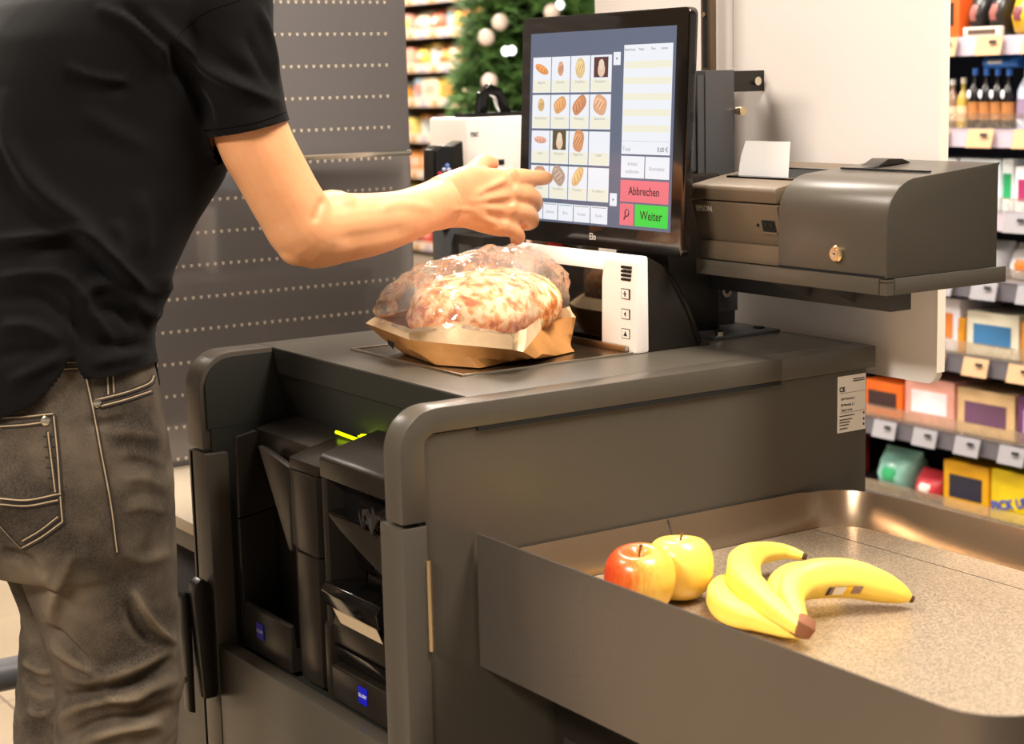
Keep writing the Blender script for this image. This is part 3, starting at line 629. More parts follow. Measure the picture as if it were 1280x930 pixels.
banana([(999, 782, 22, 7), (984, 766, 22, 9), (973, 748, 22, 13), (974, 733, 20, 15), (990, 720, 19, 16), (1016, 716, 18, 15), (1042, 720, 16, 10), (1056, 725, 14, 5)])
bd, bP, bR = banana([(1004, 784, 22, 9), (996, 766, 28, 11), (989, 746, 34, 15), (998, 730, 38, 20), (1024, 722, 40, 23), (1062, 722, 36, 23), (1100, 732, 26, 19), (1126, 742, 17, 12), (1138, 748, 12, 5)])
cr = [at_z(1000, 784, FZ+.014), at_z(1006, 788, FZ+.014), at_z(1014, 792, FZ+.013)]
cr = [at_z(994, 778, FZ+.026), at_z(1003, 783, FZ+.022), at_z(1012, 788, FZ+.017)]
MB().tube(cr, [.0125, .0135, .0115], 6).build('crown', m_bcut, BN, bevel=.001)
# sticker on the flank of the right-hand banana
from mathutils.bvhtree import BVHTree
def bvh_of(o):
    me = o.data; return BVHTree.FromPolygons([v.co for v in me.vertices], [tuple(p.vertices) for p in me.polygons])
BB = bvh_of(bd)
def patch(name, x0, x1, m, lift):
    pts = []; nn = 6; fs = []
    for j in range(4):
        for i in range(nn+1):
            t = j/3; x = x0+(x1-x0)*i/nn+5*(1-t); y = 734+9*t-.04*(x-1030)+.0022*(x-1058)**2*.6
            h = BB.ray_cast(CAM, ray(x, y).normalized())
            if h[0] is None: return None
            pts.append(h[0]+h[1]*lift)
    return MB().add(pts, [(j*(nn+1)+i, j*(nn+1)+i+1, (j+1)*(nn+1)+i+1, (j+1)*(nn+1)+i) for j in range(3) for i in range(nn)]).build(name, m, bd, recalc=False)
sk = patch('fruit_sticker', 1031, 1075, mat('sticker_grey', (150, 120, 105), .5), .0005)
if sk: sk['label'] = 'small fruit sticker in white, brown and yellow'
patch('sticker_field', 1039, 1054, mat('sticker_white', (240, 236, 222), .5), .0009)
patch('sticker_spot', 1053, 1062, mat('sticker_yellow', (248, 200, 30), .5), .0009)
patch('sticker_stripe', 1031, 1035, mat('sticker_navy', (30, 26, 50), .5), .0009)

# ------------------------------------------------------------------ bread in its bag
def film_mat(name, gloss=.16, tint=(255, 252, 248), bumpy=.7, haze=0.0):
    m = bpy.data.materials.new(name); m.use_nodes = True; nt = m.node_tree; N, L = nt.nodes, nt.links
    for n_ in list(N): N.remove(n_)
    out = N.new('ShaderNodeOutputMaterial'); mx = N.new('ShaderNodeMixShader'); tr_ = N.new('ShaderNodeBsdfTransparent'); gl = N.new('ShaderNodeBsdfGlossy')
    tr_.inputs[0].default_value = lin(tint); gl.inputs['Roughness'].default_value = .07; gl.inputs[0].default_value = (1, .97, .92, 1)
    fr_ = N.new('ShaderNodeFresnel'); fr_.inputs[0].default_value = 1.5; ad = N.new('ShaderNodeMath'); ad.operation = 'MULTIPLY_ADD'; ad.inputs[1].default_value = .5; ad.inputs[2].default_value = gloss
    tc = N.new('ShaderNodeTexCoord'); nz = N.new('ShaderNodeTexNoise'); nz.inputs['Scale'].default_value = 45; nz.inputs['Detail'].default_value = 3; nz.inputs['Distortion'].default_value = 1.5
    bp = N.new('ShaderNodeBump'); bp.inputs['Strength'].default_value = bumpy; bp.inputs['Distance'].default_value = .006
    L.new(tc.outputs['Object'], nz.inputs['Vector']); L.new(nz.outputs[0], bp.inputs['Height']); L.new(bp.outputs[0], gl.inputs['Normal']); L.new(bp.outputs[0], fr_.inputs['Normal'])
    L.new(fr_.outputs[0], ad.inputs[0]); L.new(ad.outputs[0], mx.inputs[0]); L.new(tr_.outputs[0], mx.inputs[1]); L.new(gl.outputs[0], mx.inputs[2]); df = N.new('ShaderNodeBsdfDiffuse'); df.inputs[0].default_value = (.95, .93, .9, 1); m2_ = N.new('ShaderNodeMixShader'); m2_.inputs[0].default_value = haze; L.new(mx.outputs[0], m2_.inputs[1]); L.new(df.outputs[0], m2_.inputs[2]); L.new(m2_.outputs[0], out.inputs[0]); return m
rb = random.Random(11)
PB = .9035
m_kraft_shade = mat('kraft_paper_shaded', (186, 128, 66), .7, bump=(70, .5, .003), vary=(16, .18))  # paper below the fold, its shade put into the browner colour
m_kraft_lit = mat('kraft_paper_lit', (252, 216, 170), .65, bump=(70, .5, .003), vary=(14, .12))  # same paper above the fold, painted lighter as the lit side
LF = thing('bread_loaf', (1.205, 1.895, PB), 'round crusty bread loaf dusted with flour inside the clear topped bag', 'bread')
lm = MB(); nu, nv = 40, 22; rings = []
for j in range(nv+1):
    ph = math.pi*j/nv; q, h = max(math.sin(ph), .01), -math.cos(ph); ring = []
    for k in range(nu):
        a_ = 2*math.pi*k/nu; p = Vector((math.cos(a_)*q, math.sin(a_)*q, h))
        d_ = 1+.05*noise.noise(p*2.2)+.025*noise.noise(p*6+Vector((3, 1, 0)))
        sq_ = lambda t: math.copysign(abs(t)**.8, t)
        ring.append(Vector((1.212+.092*sq_(p.x)*d_, 1.905+.103*sq_(p.y)*d_, PB+.008+.047+.047*p.z*d_+.010*p.x)))
    rings.append(ring)
lm.loft(rings); 
m_crust = bpy.data.materials.new('bread_crust'); m_crust.use_nodes = True
nt = m_crust.node_tree; N, L = nt.nodes, nt.links; b_ = N['Principled BSDF']; tc = N.new('ShaderNodeTexCoord')
mpc = N.new('ShaderNodeMapping'); mpc.inputs['Rotation'].default_value = (0, 0, .6); mpc.inputs['Scale'].default_value = (1.6, .8, 1.2); L.new(tc.outputs['Object'], mpc.inputs[0])
nz = N.new('ShaderNodeTexNoise'); nz.inputs['Scale'].default_value = 60; nz.inputs['Detail'].default_value = 8; nz.inputs['Distortion'].default_value = .35; L.new(mpc.outputs[0], nz.inputs['Vector'])
rp = N.new('ShaderNodeValToRGB'); e = rp.color_ramp.elements; e[0].position = .38; e[0].color = lin((186, 96, 40)); e[1].position = .60; e[1].color = lin((244, 212, 168)); x_ = e.new(.47); x_.color = lin((226, 150, 82))
L.new(nz.outputs[0], rp.inputs[0]); L.new(rp.outputs[0], b_.inputs['Base Color']); b_.inputs['Roughness'].default_value = .75
bp = N.new('ShaderNodeBump'); bp.inputs['Strength'].default_value = .5; bp.inputs['Distance'].default_value = .004; L.new(nz.outputs[0], bp.inputs['Height']); L.new(bp.outputs[0], b_.inputs['Normal'])
lm.build('crust', m_crust, LF, smooth=80)
BG = thing('bread_bag', (1.2, 1.9, PB), 'brown paper bread bag with clear crinkled plastic top lying on the scale', 'bag')
# outline control points (angle order): bottom, fold, paper top; front ones follow the photographed folds
bot = [at_z(503, 441, PB), at_z(545, 456, PB), at_z(600, 460, PB), at_z(640, 452, PB)+Vector((.0, -.0, 0)), Vector((1.245, 1.80, PB)), Vector((1.29, 1.815, PB)), Vector((1.31, 1.86, PB)), Vector((1.315, 1.93, PB)), Vector((1.29, 1.985, PB)), Vector((1.22, 2.0, PB)), Vector((1.15, 1.995, PB))]
fold = [at_v(457, 404, 1.992), at_z(512, 425, .931), at_z(575, 431, .930), at_z(640, 437, .930), at_z(654, 440, .928), at_z(688, 398, .942), Vector((1.325, 1.86, .94)), Vector((1.325, 1.95, .94)), Vector((1.30, 2.0, .94)), Vector((1.22, 2.02, .94)), Vector((1.13, 2.015, .943))]
top = [at_v(468, 396, 1.985), at_z(512, 411, .949), at_z(572, 404, .955), at_z(640, 418, .951), at_z(658, 410, .953), at_z(684, 390, .955), Vector((1.315, 1.86, .955)), Vector((1.315, 1.94, .955)), Vector((1.285, 1.985, .955)), Vector((1.215, 2.0, .955)), Vector((1.14, 2.0, .952))]
def dens(ring, k=6): 
    n_ = len(ring); out = []
    for i in range(n_):
        for t in range(k): out.append(ring[i].lerp(ring[(i+1) % n_], t/k))
    return out
B_, F_, T_ = dens(bot), dens(fold), dens(top)
def jit(rg, s): return [p+Vector((rb.uniform(-s, s), rb.uniform(-s, s), rb.uniform(-s, s)*.7)) for p in rg]
mid = [b__.lerp(f__, .55)+Vector((0, 0, -.004)) for b__, f__ in zip(B_, F_)]
pbm = MB(); pbm.loft([B_, jit(mid, .0030), F_], cap=False); pbm.f.append(tuple(range(len(B_)-1, -1, -1)))
pbm.build('paper_base', m_kraft_shade, BG, smooth=25)
mid2 = jit([a__.lerp(b__, .5) for a__, b__ in zip(F_, T_)], .0020)
fl_ = MB(); fl_.loft([F_, mid2, jit(T_, .0008)], cap=False); fl_.build('paper_flange', m_kraft_lit, BG, smooth=25)
cN = Vector((1.212, 1.905, 0)); TD = dens(top, 9); rings = [TD]
def crink(p): return abs(noise.noise(p*34))+.6*abs(noise.noise(p*70+Vector((5, 2, 1))))-.35
prof_ = catmull([(1.0, .953, 0), (1.0, .968, 0), (.97, .982, .002), (.90, .997, .004), (.80, 1.009, .007), (.66, 1.019, .010), (.48, 1.026, .016), (.28, 1.030, .022), (.06, 1.032, .026)], 3)[1:]
for sc_, zz, dx in prof_:
    ring = []
    for p in TD:
        q = Vector((cN.x+dx+(p.x-cN.x)*sc_, cN.y+dx+(p.y-cN.y)*sc_, zz+.010*(p.x-cN.x)/.1*sc_)); d_ = crink(q)*.011
        nrm_ = Vector(((p.x-cN.x)*sc_, (p.y-cN.y)*sc_, .10*(1.05-sc_)+.02)).normalized(); ring.append(q+nrm_*d_)
    rings.append(ring)
fm = MB(); fm.loft(rings, cap=False); m_bagfilm = film_mat('bag_film', .06, (255, 255, 254), .35, .06); fm.build('plastic_film', m_bagfilm, BG, smooth=40)
# open end of the bag standing up as a crinkled flap
topl = [(541, 356), (556, 334), (575, 317), (598, 308), (620, 311), (642, 317), (660, 328), (674, 346), (685, 370)]
botl = [(552, 384), (568, 372), (585, 364), (603, 360), (622, 360), (640, 364), (656, 370), (670, 380), (682, 396)]
fp = []; nr_ = 7
for j in range(nr_):
    t = j/(nr_-1)
    for i in range(len(topl)):
        v_ = 1.995-.018*i+.010*math.sin(i*2.1+j*.7)*(1-t)
        x_ = topl[i][0]*(1-t)+botl[i][0]*t; y_ = topl[i][1]*(1-t)+botl[i][1]*t
        fp.append(at_v(x_+rb.uniform(-2, 2), y_+rb.uniform(-2, 2), v_+rb.uniform(-.004, .004)-.022*t))
nc = len(topl); fl2 = MB().add(fp, [(j*nc+i, j*nc+i+1, (j+1)*nc+i+1, (j+1)*nc+i) for j in range(nr_-1) for i in range(nc-1)])
fl2.build('film_flap', m_bagfilm, BG, smooth=15, recalc=False)
# printed triangle of film folded forward + dark print at the bag's far-left corner
dk = [at_z(484, 424, .928), at_z(493, 428, .926), at_z(492, 437, .912), at_z(485, 430, .920)]
dk = [p+(CAM-p).normalized()*.0015 for p in dk]
MB().sweep(dk, [p+(CAM-p).normalized()*.0004 for p in dk]).build('bag_print', mat('bag_print_dark', (30, 26, 34), .5), BG)
# ------------------------------------------------------------------ person (head above the frame)
def np_verts(me):
    a = np.empty(len(me.vertices)*3, np.float32); me.vertices.foreach_get('co', a); return a.reshape(-1, 3).astype(float)
def np_norms(me):
    a = np.empty(len(me.vertices)*3, np.float32); me.vertices.foreach_get('normal', a); return a.reshape(-1, 3).astype(float)
RM = np.array([C_R, C_D, C_F]); CN = np.array(CAM)
def project(V):
    q = (V-CN) @ RM.T; return np.stack([640+F_PX*q[:, 0]/q[:, 2], 465+F_PX*q[:, 1]/q[:, 2]], 1)
def facing(V, Nn): d = V-CN; d /= np.linalg.norm(d, axis=1)[:, None]; return -(d*Nn).sum(1)
def seg_dist(P, poly):
    best = np.full(len(P), 1e9); par = np.zeros(len(P)); L_ = 0; poly = np.array(poly, float)
    tot = np.linalg.norm(np.diff(poly, axis=0), axis=1).sum(); sgn = np.zeros(len(P))
    for a, b in zip(poly[:-1], poly[1:]):
        d = b-a; l = np.hypot(*d); t = np.clip(((P-a) @ d)/(l*l), 0, 1); c = a+t[:, None]*d; e = P-c; dist = np.hypot(e[:, 0], e[:, 1])
        m = dist < best; best[m] = dist[m]; par[m] = ((L_+t*l)/tot)[m]; sgn[m] = np.sign(d[0]*e[:, 1]-d[1]*e[:, 0])[m]; L_ += l
    return best, par, sgn
def folds(me, lst, extra=None, gain=1.0):
    V = np_verts(me); Nn = np_norms(me); P = project(V); fc = np.clip(facing(V, Nn)*2.2, 0, 1); disp = np.zeros(len(V))
    for poly, w, amp in lst:
        poly = catmull(poly, 6); d, t, s = seg_dist(P, poly)
        tp_ = np.clip(np.minimum(t, 1-t)*4, 0, 1)**.7; disp += gain*amp*np.exp(-(d/w)**2)*tp_*fc
    if extra is not None: disp += extra(V, Nn, P)
    V += Nn*disp[:, None]; me.vertices.foreach_set('co', V.astype(np.float32).ravel()); me.update()
def vnoise(V, scale, seed=0):
    sc_ = np.array(scale, float); return np.array([noise.noise(Vector(p)) for p in V*sc_+seed])
def cut(me, sfun):
    """keep the side where sfun<=0, with a clean edge"""
    V = np_verts(me); Nn = np_norms(me); s = sfun(V, Nn); bm = bmesh.new(); bm.from_mesh(me); bm.verts.ensure_lookup_table(); kill = []
    keep = s <= 0; snap = {}
    for v in bm.verts:
        if keep[v.index]: continue
        nb = [e.other_vert(v) for e in v.link_edges]; nb = [k for k in nb if keep[k.index]]
        if nb:
            k = min(nb, key=lambda q: s[q.index]); a = s[k.index]; b = s[v.index]; snap[v.index] = k.co.lerp(v.co, min(1, max(0, -a/(b-a+1e-12))))
        else: kill.append(v)
    for i, c in snap.items(): bm.verts[i].co = c
    bmesh.ops.delete(bm, geom=kill, context='VERTS'); bm.to_mesh(me); bm.free(); me.polygons.foreach_set('use_smooth', [True]*len(me.polygons)); return me
def ell(c, X, Y, a, b, n=28, p=2.0):
    c, X, Y = Vector(c), Vector(X), Vector(Y); out = []
    for k in range(n):
        t = 2*math.pi*k/n; ct, st = math.cos(t), math.sin(t)
        out.append(c+X*(a*math.copysign(abs(ct)**(2/p), ct))+Y*(b*math.copysign(abs(st)**(2/p), st)))
    return out
UX, UY, UZ = Vector((1, 0, 0)), Vector((0, 1, 0)), Vector((0, 0, 1))
VC = 2.07
def pxr(x, y, v, r): p = at_v(x, y, v); return p, r*(p-CAM).dot(C_F)/F_PX
def limb(m, pts, seg=20, flat=None):
    """smooth tube through (x,y,z,r)"""
    C_ = catmull([tuple(p)+(r,) for p, r in pts], 5); m.tube([c[:3] for c in C_], [float(c[3]) for c in C_], seg)
# --- skin body
bodyb = MB()
ARM = [(Vector((.868, 1.935, 1.372)), .052), pxr(300, 120, 1.915, 47), pxr(318, 175, 1.908, 47), pxr(340, 217, 1.903, 45.5), pxr(363, 258, 1.90, 45), pxr(386, 289, 1.90, 46), pxr(424, 285, 1.912, 44), pxr(460, 281, 1.926, 40), pxr(500, 272, 1.945, 34), pxr(530, 261, 1.960, 31), pxr(555, 251, 1.973, 31)]
limb(bodyb, ARM, 24)
# elbow bone and muscle
e_, r_ = pxr(372, 306, 1.898, 27); bodyb.ellipsoid(e_, (r_, r_, r_), 16, 10)
e_, r_ = pxr(415, 270, 1.905, 33); bodyb.ellipsoid(e_, (r_*1.3, r_, r_), 16, 10)
# palm: stacked ellipses (tall, thin)
palm = []
hd = (at_v(640, 250, 2.004)-at_v(552, 251, 1.973)).normalized(); thk = hd.cross(UZ).normalized()
for x, yt, yb, v, th in ((545, 221, 289, 1.968, .024), (562, 214, 285, 1.977, .022), (582, 207, 285, 1.986, .020), (605, 209, 292, 1.994, .0185), (625, 211, 296, 2.0, .0175), (640, 213, 296, 2.005, .015), (648, 216, 290, 2.008, .010)):
    c = at_v(x, (yt+yb)/2, v); h = (yb-yt)/2*(c-CAM).dot(C_F)/F_PX; palm.append(ell(c, thk, (UZ-hd*hd.z).normalized(), th, h, 24, 2.3))
bodyb.loft(palm)
def finger(pts): limb(bodyb, [pxr(*p) for p in pts], 14)
finger([(622, 226, 2.000, 13), (645, 222, 2.004, 12), (664, 222.5, 2.012, 10.5), (679, 222.5, 2.020, 9.5), (686, 223, 2.0245, 7.5)])
finger([(620, 246, 1.996, 13), (645, 242, 1.999, 12), (664, 246, 2.006, 11.5), (668, 256, 2.022, 10.5), (657, 262, 2.036, 9)])
finger([(618, 265, 1.994, 12.5), (642, 263, 1.996, 11.5), (660, 268, 2.003, 11), (664, 277, 2.018, 10), (652, 281, 2.03, 8.5)])
finger([(612, 282, 1.994, 12), (632, 284, 1.996, 10.5), (645, 291, 2.003, 9.5), (648, 298, 2.014, 8.5), (640, 300, 2.024, 7)])
finger([(572, 238, 1.985, 17), (588, 220, 2.002, 14), (599, 207, 2.018, 11.5), (606, 203, 2.030, 10.5), (618, 205, 2.044, 8)])
# knuckle bumps
for x, y, v in ((638, 219, 1.998), (643, 240, 1.993), (638, 260, 1.990), (627, 281, 1.990)):
    e_, r_ = pxr(x, y, v, 11); bodyb.ellipsoid(e_, (r_, r_*.9, r_), 12, 8)
# torso core, neck, head
bodyb.loft([ell((u, VC, z), UX, UY, a, b, 28, 2.3) for z, u, a, b in ((.78, .68, .09, .14), (.95, .70, .10, .15), (1.10, .76, .10, .14), (1.25, .82, .11, .15), (1.34, .85, .10, .165), (1.39, .87, .075, .14), (1.42, .885, .06, .075), (1.46, .905, .055, .058), (1.53, .935, .056, .056))])
hc = Vector((.965, VC, 1.625))
bodyb.ellipsoid(hc, (.098, .076, .105), 28, 18); bodyb.ellipsoid(hc+Vector((.035, 0, -.055)), (.062, .056, .070), 20, 12)
bodyb.tube([hc+Vector((.088, 0, .012)), hc+Vector((.105, 0, -.012)), hc+Vector((.112, 0, -.032)), hc+Vector((.090, 0, -.042))], [.008, .011, .015, .012], 10)
bodyb.ellipsoid(hc+Vector((.088, 0, -.068)), (.012, .024, .006), 12, 8); bodyb.ellipsoid(hc+Vector((.086, 0, -.080)), (.012, .020, .007), 12, 8); bodyb.ellipsoid(hc+Vector((.080, 0, .022)), (.02, .05, .010), 12, 8)
for s in (-1, 1):
    bodyb.ellipsoid(hc+Vector((-.005, s*.078, -.01)), (.020, .010, .032), 12, 8)
# left arm hanging
limb(bodyb, [(Vector((.845, 2.205, 1.372)), .052), (Vector((.80, 2.255, 1.25)), .046), (Vector((.73, 2.285, 1.11)), .042), (Vector((.725, 2.290, 1.0)), .040), (Vector((.725, 2.295, .87)), .030)], 18)
bodyb.loft([ell((.727+k*.004, 2.296, .875-k*.03), UX, UY, a, b, 16) for k, (a, b) in enumerate(((.03, .024), (.036, .018), (.041, .016), (.038, .013)))])
for k, (du, l) in enumerate(((-.030, .062), (-.010, .078), (.010, .083), (.029, .076))):
    limb(bodyb, [(Vector((.741+du, 2.296, .785)), .0098), (Vector((.744+du, 2.293, .785-l*.5)), .0092), (Vector((.747+du, 2.280, .785-l)), .0078)], 10)
limb(bodyb, [(Vector((.747, 2.290, .855)), .014), (Vector((.777, 2.286, .82)), .0125), (Vector((.793, 2.280, .785)), .0098)], 10)
# legs inside the trousers
limb(bodyb, [(Vector((.69, 2.0, .82)), .06), (Vector((.695, 1.985, .6)), .046), (Vector((.695, 1.985, .35)), .042), (Vector((.68, 1.985, .10)), .036), (Vector((.70, 1.985, .05)), .032)], 14)
limb(bodyb, [(Vector((.70, 2.14, .82)), .06), (Vector((.742, 2.158, .6)), .046), (Vector((.713, 2.158, .35)), .042), (Vector((.70, 2.158, .10)), .036), (Vector((.715, 2.16, .05)), .032)], 14)
body_me = remesh(bodyb, .0026, 5, .5)
m_skin = mat('skin', (226, 164, 116), .46, vary=(22, .30, (204, 122, 74)), bump=(260, .12, .0006), sss=.12)
def hand_relief(V, Nn, P):
    # tendons and veins on the back of the pointing hand, forearm muscle
    d = np.zeros(len(V)); fc = np.clip(facing(V, Nn)*2, 0, 1)
    for poly, w, a in ([((590, 245), (612, 234), (636, 222)), 4.5, .0024], [((585, 252), (612, 248), (640, 243)), 4.5, .0024], [((588, 258), (612, 260), (636, 263)), 4.5, .0020], [((586, 266), (606, 273), (626, 283)), 4.5, .0016], [((560, 262), (585, 262), (612, 268)), 3, .0012],
                       [((600, 240), (620, 238), (640, 232)), 4, -.0012], [((605, 254), (625, 253), (645, 253)), 4, -.0016], [((605, 267), (622, 272), (642, 275)), 4, -.0014],
                       [((418, 300), (460, 296), (520, 284)), 10, -.0020], [((405, 246), (398, 262), (392, 280)), 5, -.0020], [((470, 262), (500, 255), (545, 262)), 6, .0014]):
        dd, t, s = seg_dist(P, catmull(poly, 5)); d += 1.5*a*np.exp(-(dd/w)**2)*np.clip(np.minimum(t, 1-t)*5, 0, 1)*fc
    return d
folds(body_me, [], hand_relief)
PS = thing('person', (.68, 2.07, 0), 'person in black polo shirt and grey jeans pointing at the touch screen', 'person')
body = link('body', body_me, m_skin, PS)
# eyes, hair (above the frame, kept simple)
for s in (-1, 1):
    ey = MB().ellipsoid(hc+Vector((.084, s*.031, .004)), (.011, .012, .011), 14, 10).build('eye', mat('eye_white', (235, 232, 226), .2), body)
    MB().ellipsoid(hc+Vector((.0925, s*.031, .003)), (.004, .0055, .0055), 12, 8).build('iris', mat('iris_brown', (60, 40, 24), .2), body)
hb = MB().ellipsoid(hc+Vector((-.012, 0, .022)), (.103, .084, .100), 30, 20); hme = remesh(hb, .006, 2)
def hairdisp(V, Nn, P): return .006*vnoise(V, (30, 30, 30))
folds(hme, [], hairdisp); cut(hme, lambda V, Nn: np.maximum((V[:, 0]-(hc.x+.045))*1.0-(V[:, 2]-(hc.z+.045))*.9, (hc.z-.055)-V[:, 2]))
hair = link('hair', hme, mat('hair_brown', (52, 38, 26), .6, bump=(120, .6, .004), stretch=(1, 1, .2)), PS)
m_mod = hair.modifiers.new('thickness', 'SOLIDIFY'); m_mod.thickness = .012; m_mod.offset = -1

# --- trousers
jb = MB(); rl = []
def leg_ring(xb, xf, y, v, b):
    f_, k_ = at_v(xf, y, v), at_v(xb, y, v); c = (f_+k_)/2; return ell(c, UX, UY, (f_.x-k_.x)/2, b, 28, 2.15)
RL = [(600, -62, 213, .092), (650, -14, 214, .090), (690, 20, 215, .088), (735, 36, 214, .085), (783, 54, 219, .083), (812, 63, 222, .082), (850, 73, 223, .081), (880, 73, 219, .079), (930, 71, 213, .077)]
rings = [leg_ring(xb, xf, y, 1.985, b) for y, xb, xf, b in RL]
z0 = rings[-1][0].z
for z, u, a, b in ((.36, .688, .070, .073), (.22, .684, .068, .070), (.10, .682, .066, .068), (.045, .684, .070, .070)): rings.append(ell((u, 1.985, z), UX, UY, a, b, 28, 2.1))
jb.loft([ell((.668, 2.0, .86), UX, UY, .12, .095, 28, 2.2)]+rings)
ll = []
for z, u, a, b in ((.86, .690, .12, .095), (.78, .708, .112, .092), (.70, .728, .100, .088), (.63, .735, .090, .083), (.585, .744, .084, .081), (.54, .738, .082, .080), (.485, .726, .080, .078), (.42, .716, .077, .076), (.34, .712, .072, .073), (.20, .703, .068, .070), (.10, .700, .066, .068), (.045, .700, .070, .070)):
    ll.append(ell((u, 2.158, z), UX, UY, a, b, 28, 2.1))
jb.loft(ll)
def hipf(x, y, v=2.05): return at_v(x, y, v)
hip = []
for y, xf, a, b, vc in ((395, 176, .116, .166, VC), (430, 180, .120, .170, VC), (470, 187, .125, .177, VC), (520, 196, .132, .183, VC), (560, 202, .137, .185, VC), (600, 206, .138, .184, VC), (640, 205, .132, .180, VC), (675, 200, .118, .172, VC)):
    f_ = at_v(xf, y, 2.04); hip.append(ell((f_.x-a, vc, f_.z), UX, UY, a, b, 36, 2.3))
jb.loft(hip)
jme = remesh(jb, .0042, 10, .5)
JF = [  # (pixel polyline, width, height)
    ([(60, 905), (110, 880), (165, 868), (222, 848)], 9, .006), ([(75, 872), (120, 868), (175, 850), (218, 822)], 7, -.006), ([(72, 842), (110, 850), (160, 838), (215, 812)], 8, .005),
    ([(60, 800), (95, 828), (130, 842)], 7, .005), ([(54, 778), (85, 805), (112, 830)], 6, -.005), ([(68, 930), (120, 905), (180, 895), (216, 878)], 7, -.006), ([(100, 930), (150, 912), (205, 905)], 8, .006),
    ([(165, 735), (180, 765), (200, 790), (222, 805)], 6, .006), ([(158, 750), (175, 785), (200, 808)], 7, -.0045), ([(120, 860), (150, 872), (185, 872)], 6, .004),
    ([(128, 545), (165, 540), (205, 548)], 7, .0016), ([(140, 560), (165, 556), (206, 568)], 5, -.0013), ([(150, 600), (180, 598), (212, 610)], 6, .0015), ([(145, 580), (175, 578), (210, 590)], 5, -.0011), ([(150, 640), (180, 634), (214, 642)], 6, .0014), ([(155, 622), (182, 617), (212, 624)], 5, -.0011),
    ([(40, 700), (70, 740), (60, 790)], 10, .004), ([(90, 690), (75, 730), (62, 770)], 8, .003), ([(110, 520), (120, 530), (160, 524)], 5, -.002), ([(0, 690), (30, 700), (55, 720)], 8, -.005),
    ([(30, 825), (50, 838), (70, 838)], 6, .005), ([(33, 850), (50, 862), (72, 860)], 5, -.005), ([(33, 885), (50, 892), (68, 886)], 6, .004), ([(150, 690), (180, 700), (214, 690)], 8, .002)]
def jn(V, Nn, P):
    w = np.clip((.74-V[:, 2])/.30, .22, 1); return w*(.0036*vnoise(V, (9, 9, 24), 4)+.0026*vnoise(V, (20, 20, 52), 9)+.0010*vnoise(V, (60, 60, 90), 3))
folds(jme, [(p_, w_*.95, a_) for p_, w_, a_ in JF], jn, 1.5)
m_denim = mat('grey_denim', (70, 62, 53), .85, vary=(420, .5), bump=(1400, .5, .0006), spec=.15)
# worn lighter patches on the denim
nt = m_denim.node_tree; N, L = nt.nodes, nt.links; pb_ = N['Principled BSDF']; old = pb_.inputs['Base Color'].links[0].from_socket
tc = N.new('ShaderNodeTexCoord'); nz = N.new('ShaderNodeTexNoise'); nz.inputs['Scale'].default_value = 9; nz.inputs['Detail'].default_value = 3
rp = N.new('ShaderNodeMapRange'); rp.inputs[1].default_value = .42; rp.inputs[2].default_value = .66; rp.inputs[3].default_value = 0; rp.inputs[4].default_value = .75
mx = N.new('ShaderNodeMix'); mx.data_type = 'RGBA'; mx.inputs[7].default_value = lin((112, 99, 83))
L.new(tc.outputs['Object'], nz.inputs['Vector']); L.new(nz.outputs[0], rp.inputs[0]); L.new(rp.outputs[0], mx.inputs[0]); L.new(old, mx.inputs[6]); ge = N.new('ShaderNodeNewGeometry'); pr_ = N.new('ShaderNodeMapRange'); pr_.inputs[1].default_value = .505; pr_.inputs[2].default_value = .57; pr_.inputs[4].default_value = .4
mx3 = N.new('ShaderNodeMix'); mx3.data_type = 'RGBA'; mx3.inputs[7].default_value = lin((140, 122, 98)); L.new(ge.outputs['Pointiness'], pr_.inputs[0]); L.new(pr_.outputs[0], mx3.inputs[0]); L.new(mx.outputs[2], mx3.inputs[6]); L.new(mx3.outputs[2], pb_.inputs['Base Color'])
cut(jme, lambda V, Nn: V[:, 2]-.984)
JE = link('jeans', jme, m_denim, PS); JE['label'] = 'grey washed denim jeans with pale stitching'
JB = bvh_of(JE)
def cast(B, x, y): h = B.ray_cast(CAM, ray(x, y).normalized()); return h[0], h[1]
def stitch(B, poly, r, m, name, parent, lift=.0006, n=6, shift=0):
    pts = []
    for c in catmull(poly, n):
        p, nr = cast(B, c[0], c[1])
        if p is not None: pts.append(p+nr*lift)
    if len(pts) > 1: return MB().tube(pts, r, 6).build(name, m, parent)
m_st = mat('pale_stitching', (176, 152, 120), .8); m_sd = mat('dark_stitch_groove', (40, 34, 28), .9)
seams = [[(107, 470), (117, 516), (126, 565), (138, 629), (146, 690)], [(123, 499), (158, 490), (186, 479), (192, 470)], [(124, 508), (158, 499), (188, 489)], [(0, 523), (30, 521), (66, 517)], [(0, 533), (30, 531), (52, 528)],
         [(67, 518), (72, 570), (75, 617), (78, 652)], [(60, 540), (66, 590), (69, 615)], [(0, 623), (34, 625), (74, 617)], [(78, 652), (52, 671), (27, 685)], [(27, 685), (12, 670), (-4, 652)], [(72, 646), (50, 663), (28, 676)], [(0, 630), (34, 632), (72, 625)],
         [(134, 470), (135, 493)], [(141, 470), (142, 491)], [(78, 455), (88, 453), (97, 454)], [(78, 462), (88, 461), (97, 461)]]
for s in seams:
    stitch(JB, s, .0008, m_st, 'stitching', JE); stitch(JB, [(x+2.4, y+1.8) for x, y in s], .0014, m_sd, 'seam_groove', JE, .0002); stitch(JB, [(x-2.0, y-1.6) for x, y in s], .0009, m_sd, 'seam_groove', JE, .0002)
for x, y in ((57, 526), (121, 504)):
    p, nr = cast(JB, x, y)
    t1 = nr.orthogonal().normalized(); MB().tube([p-nr*.001, p+nr*.0016, p+nr*.0024], [.0052, .0052, .003], 14).build('rivet', m_chrome, JE)
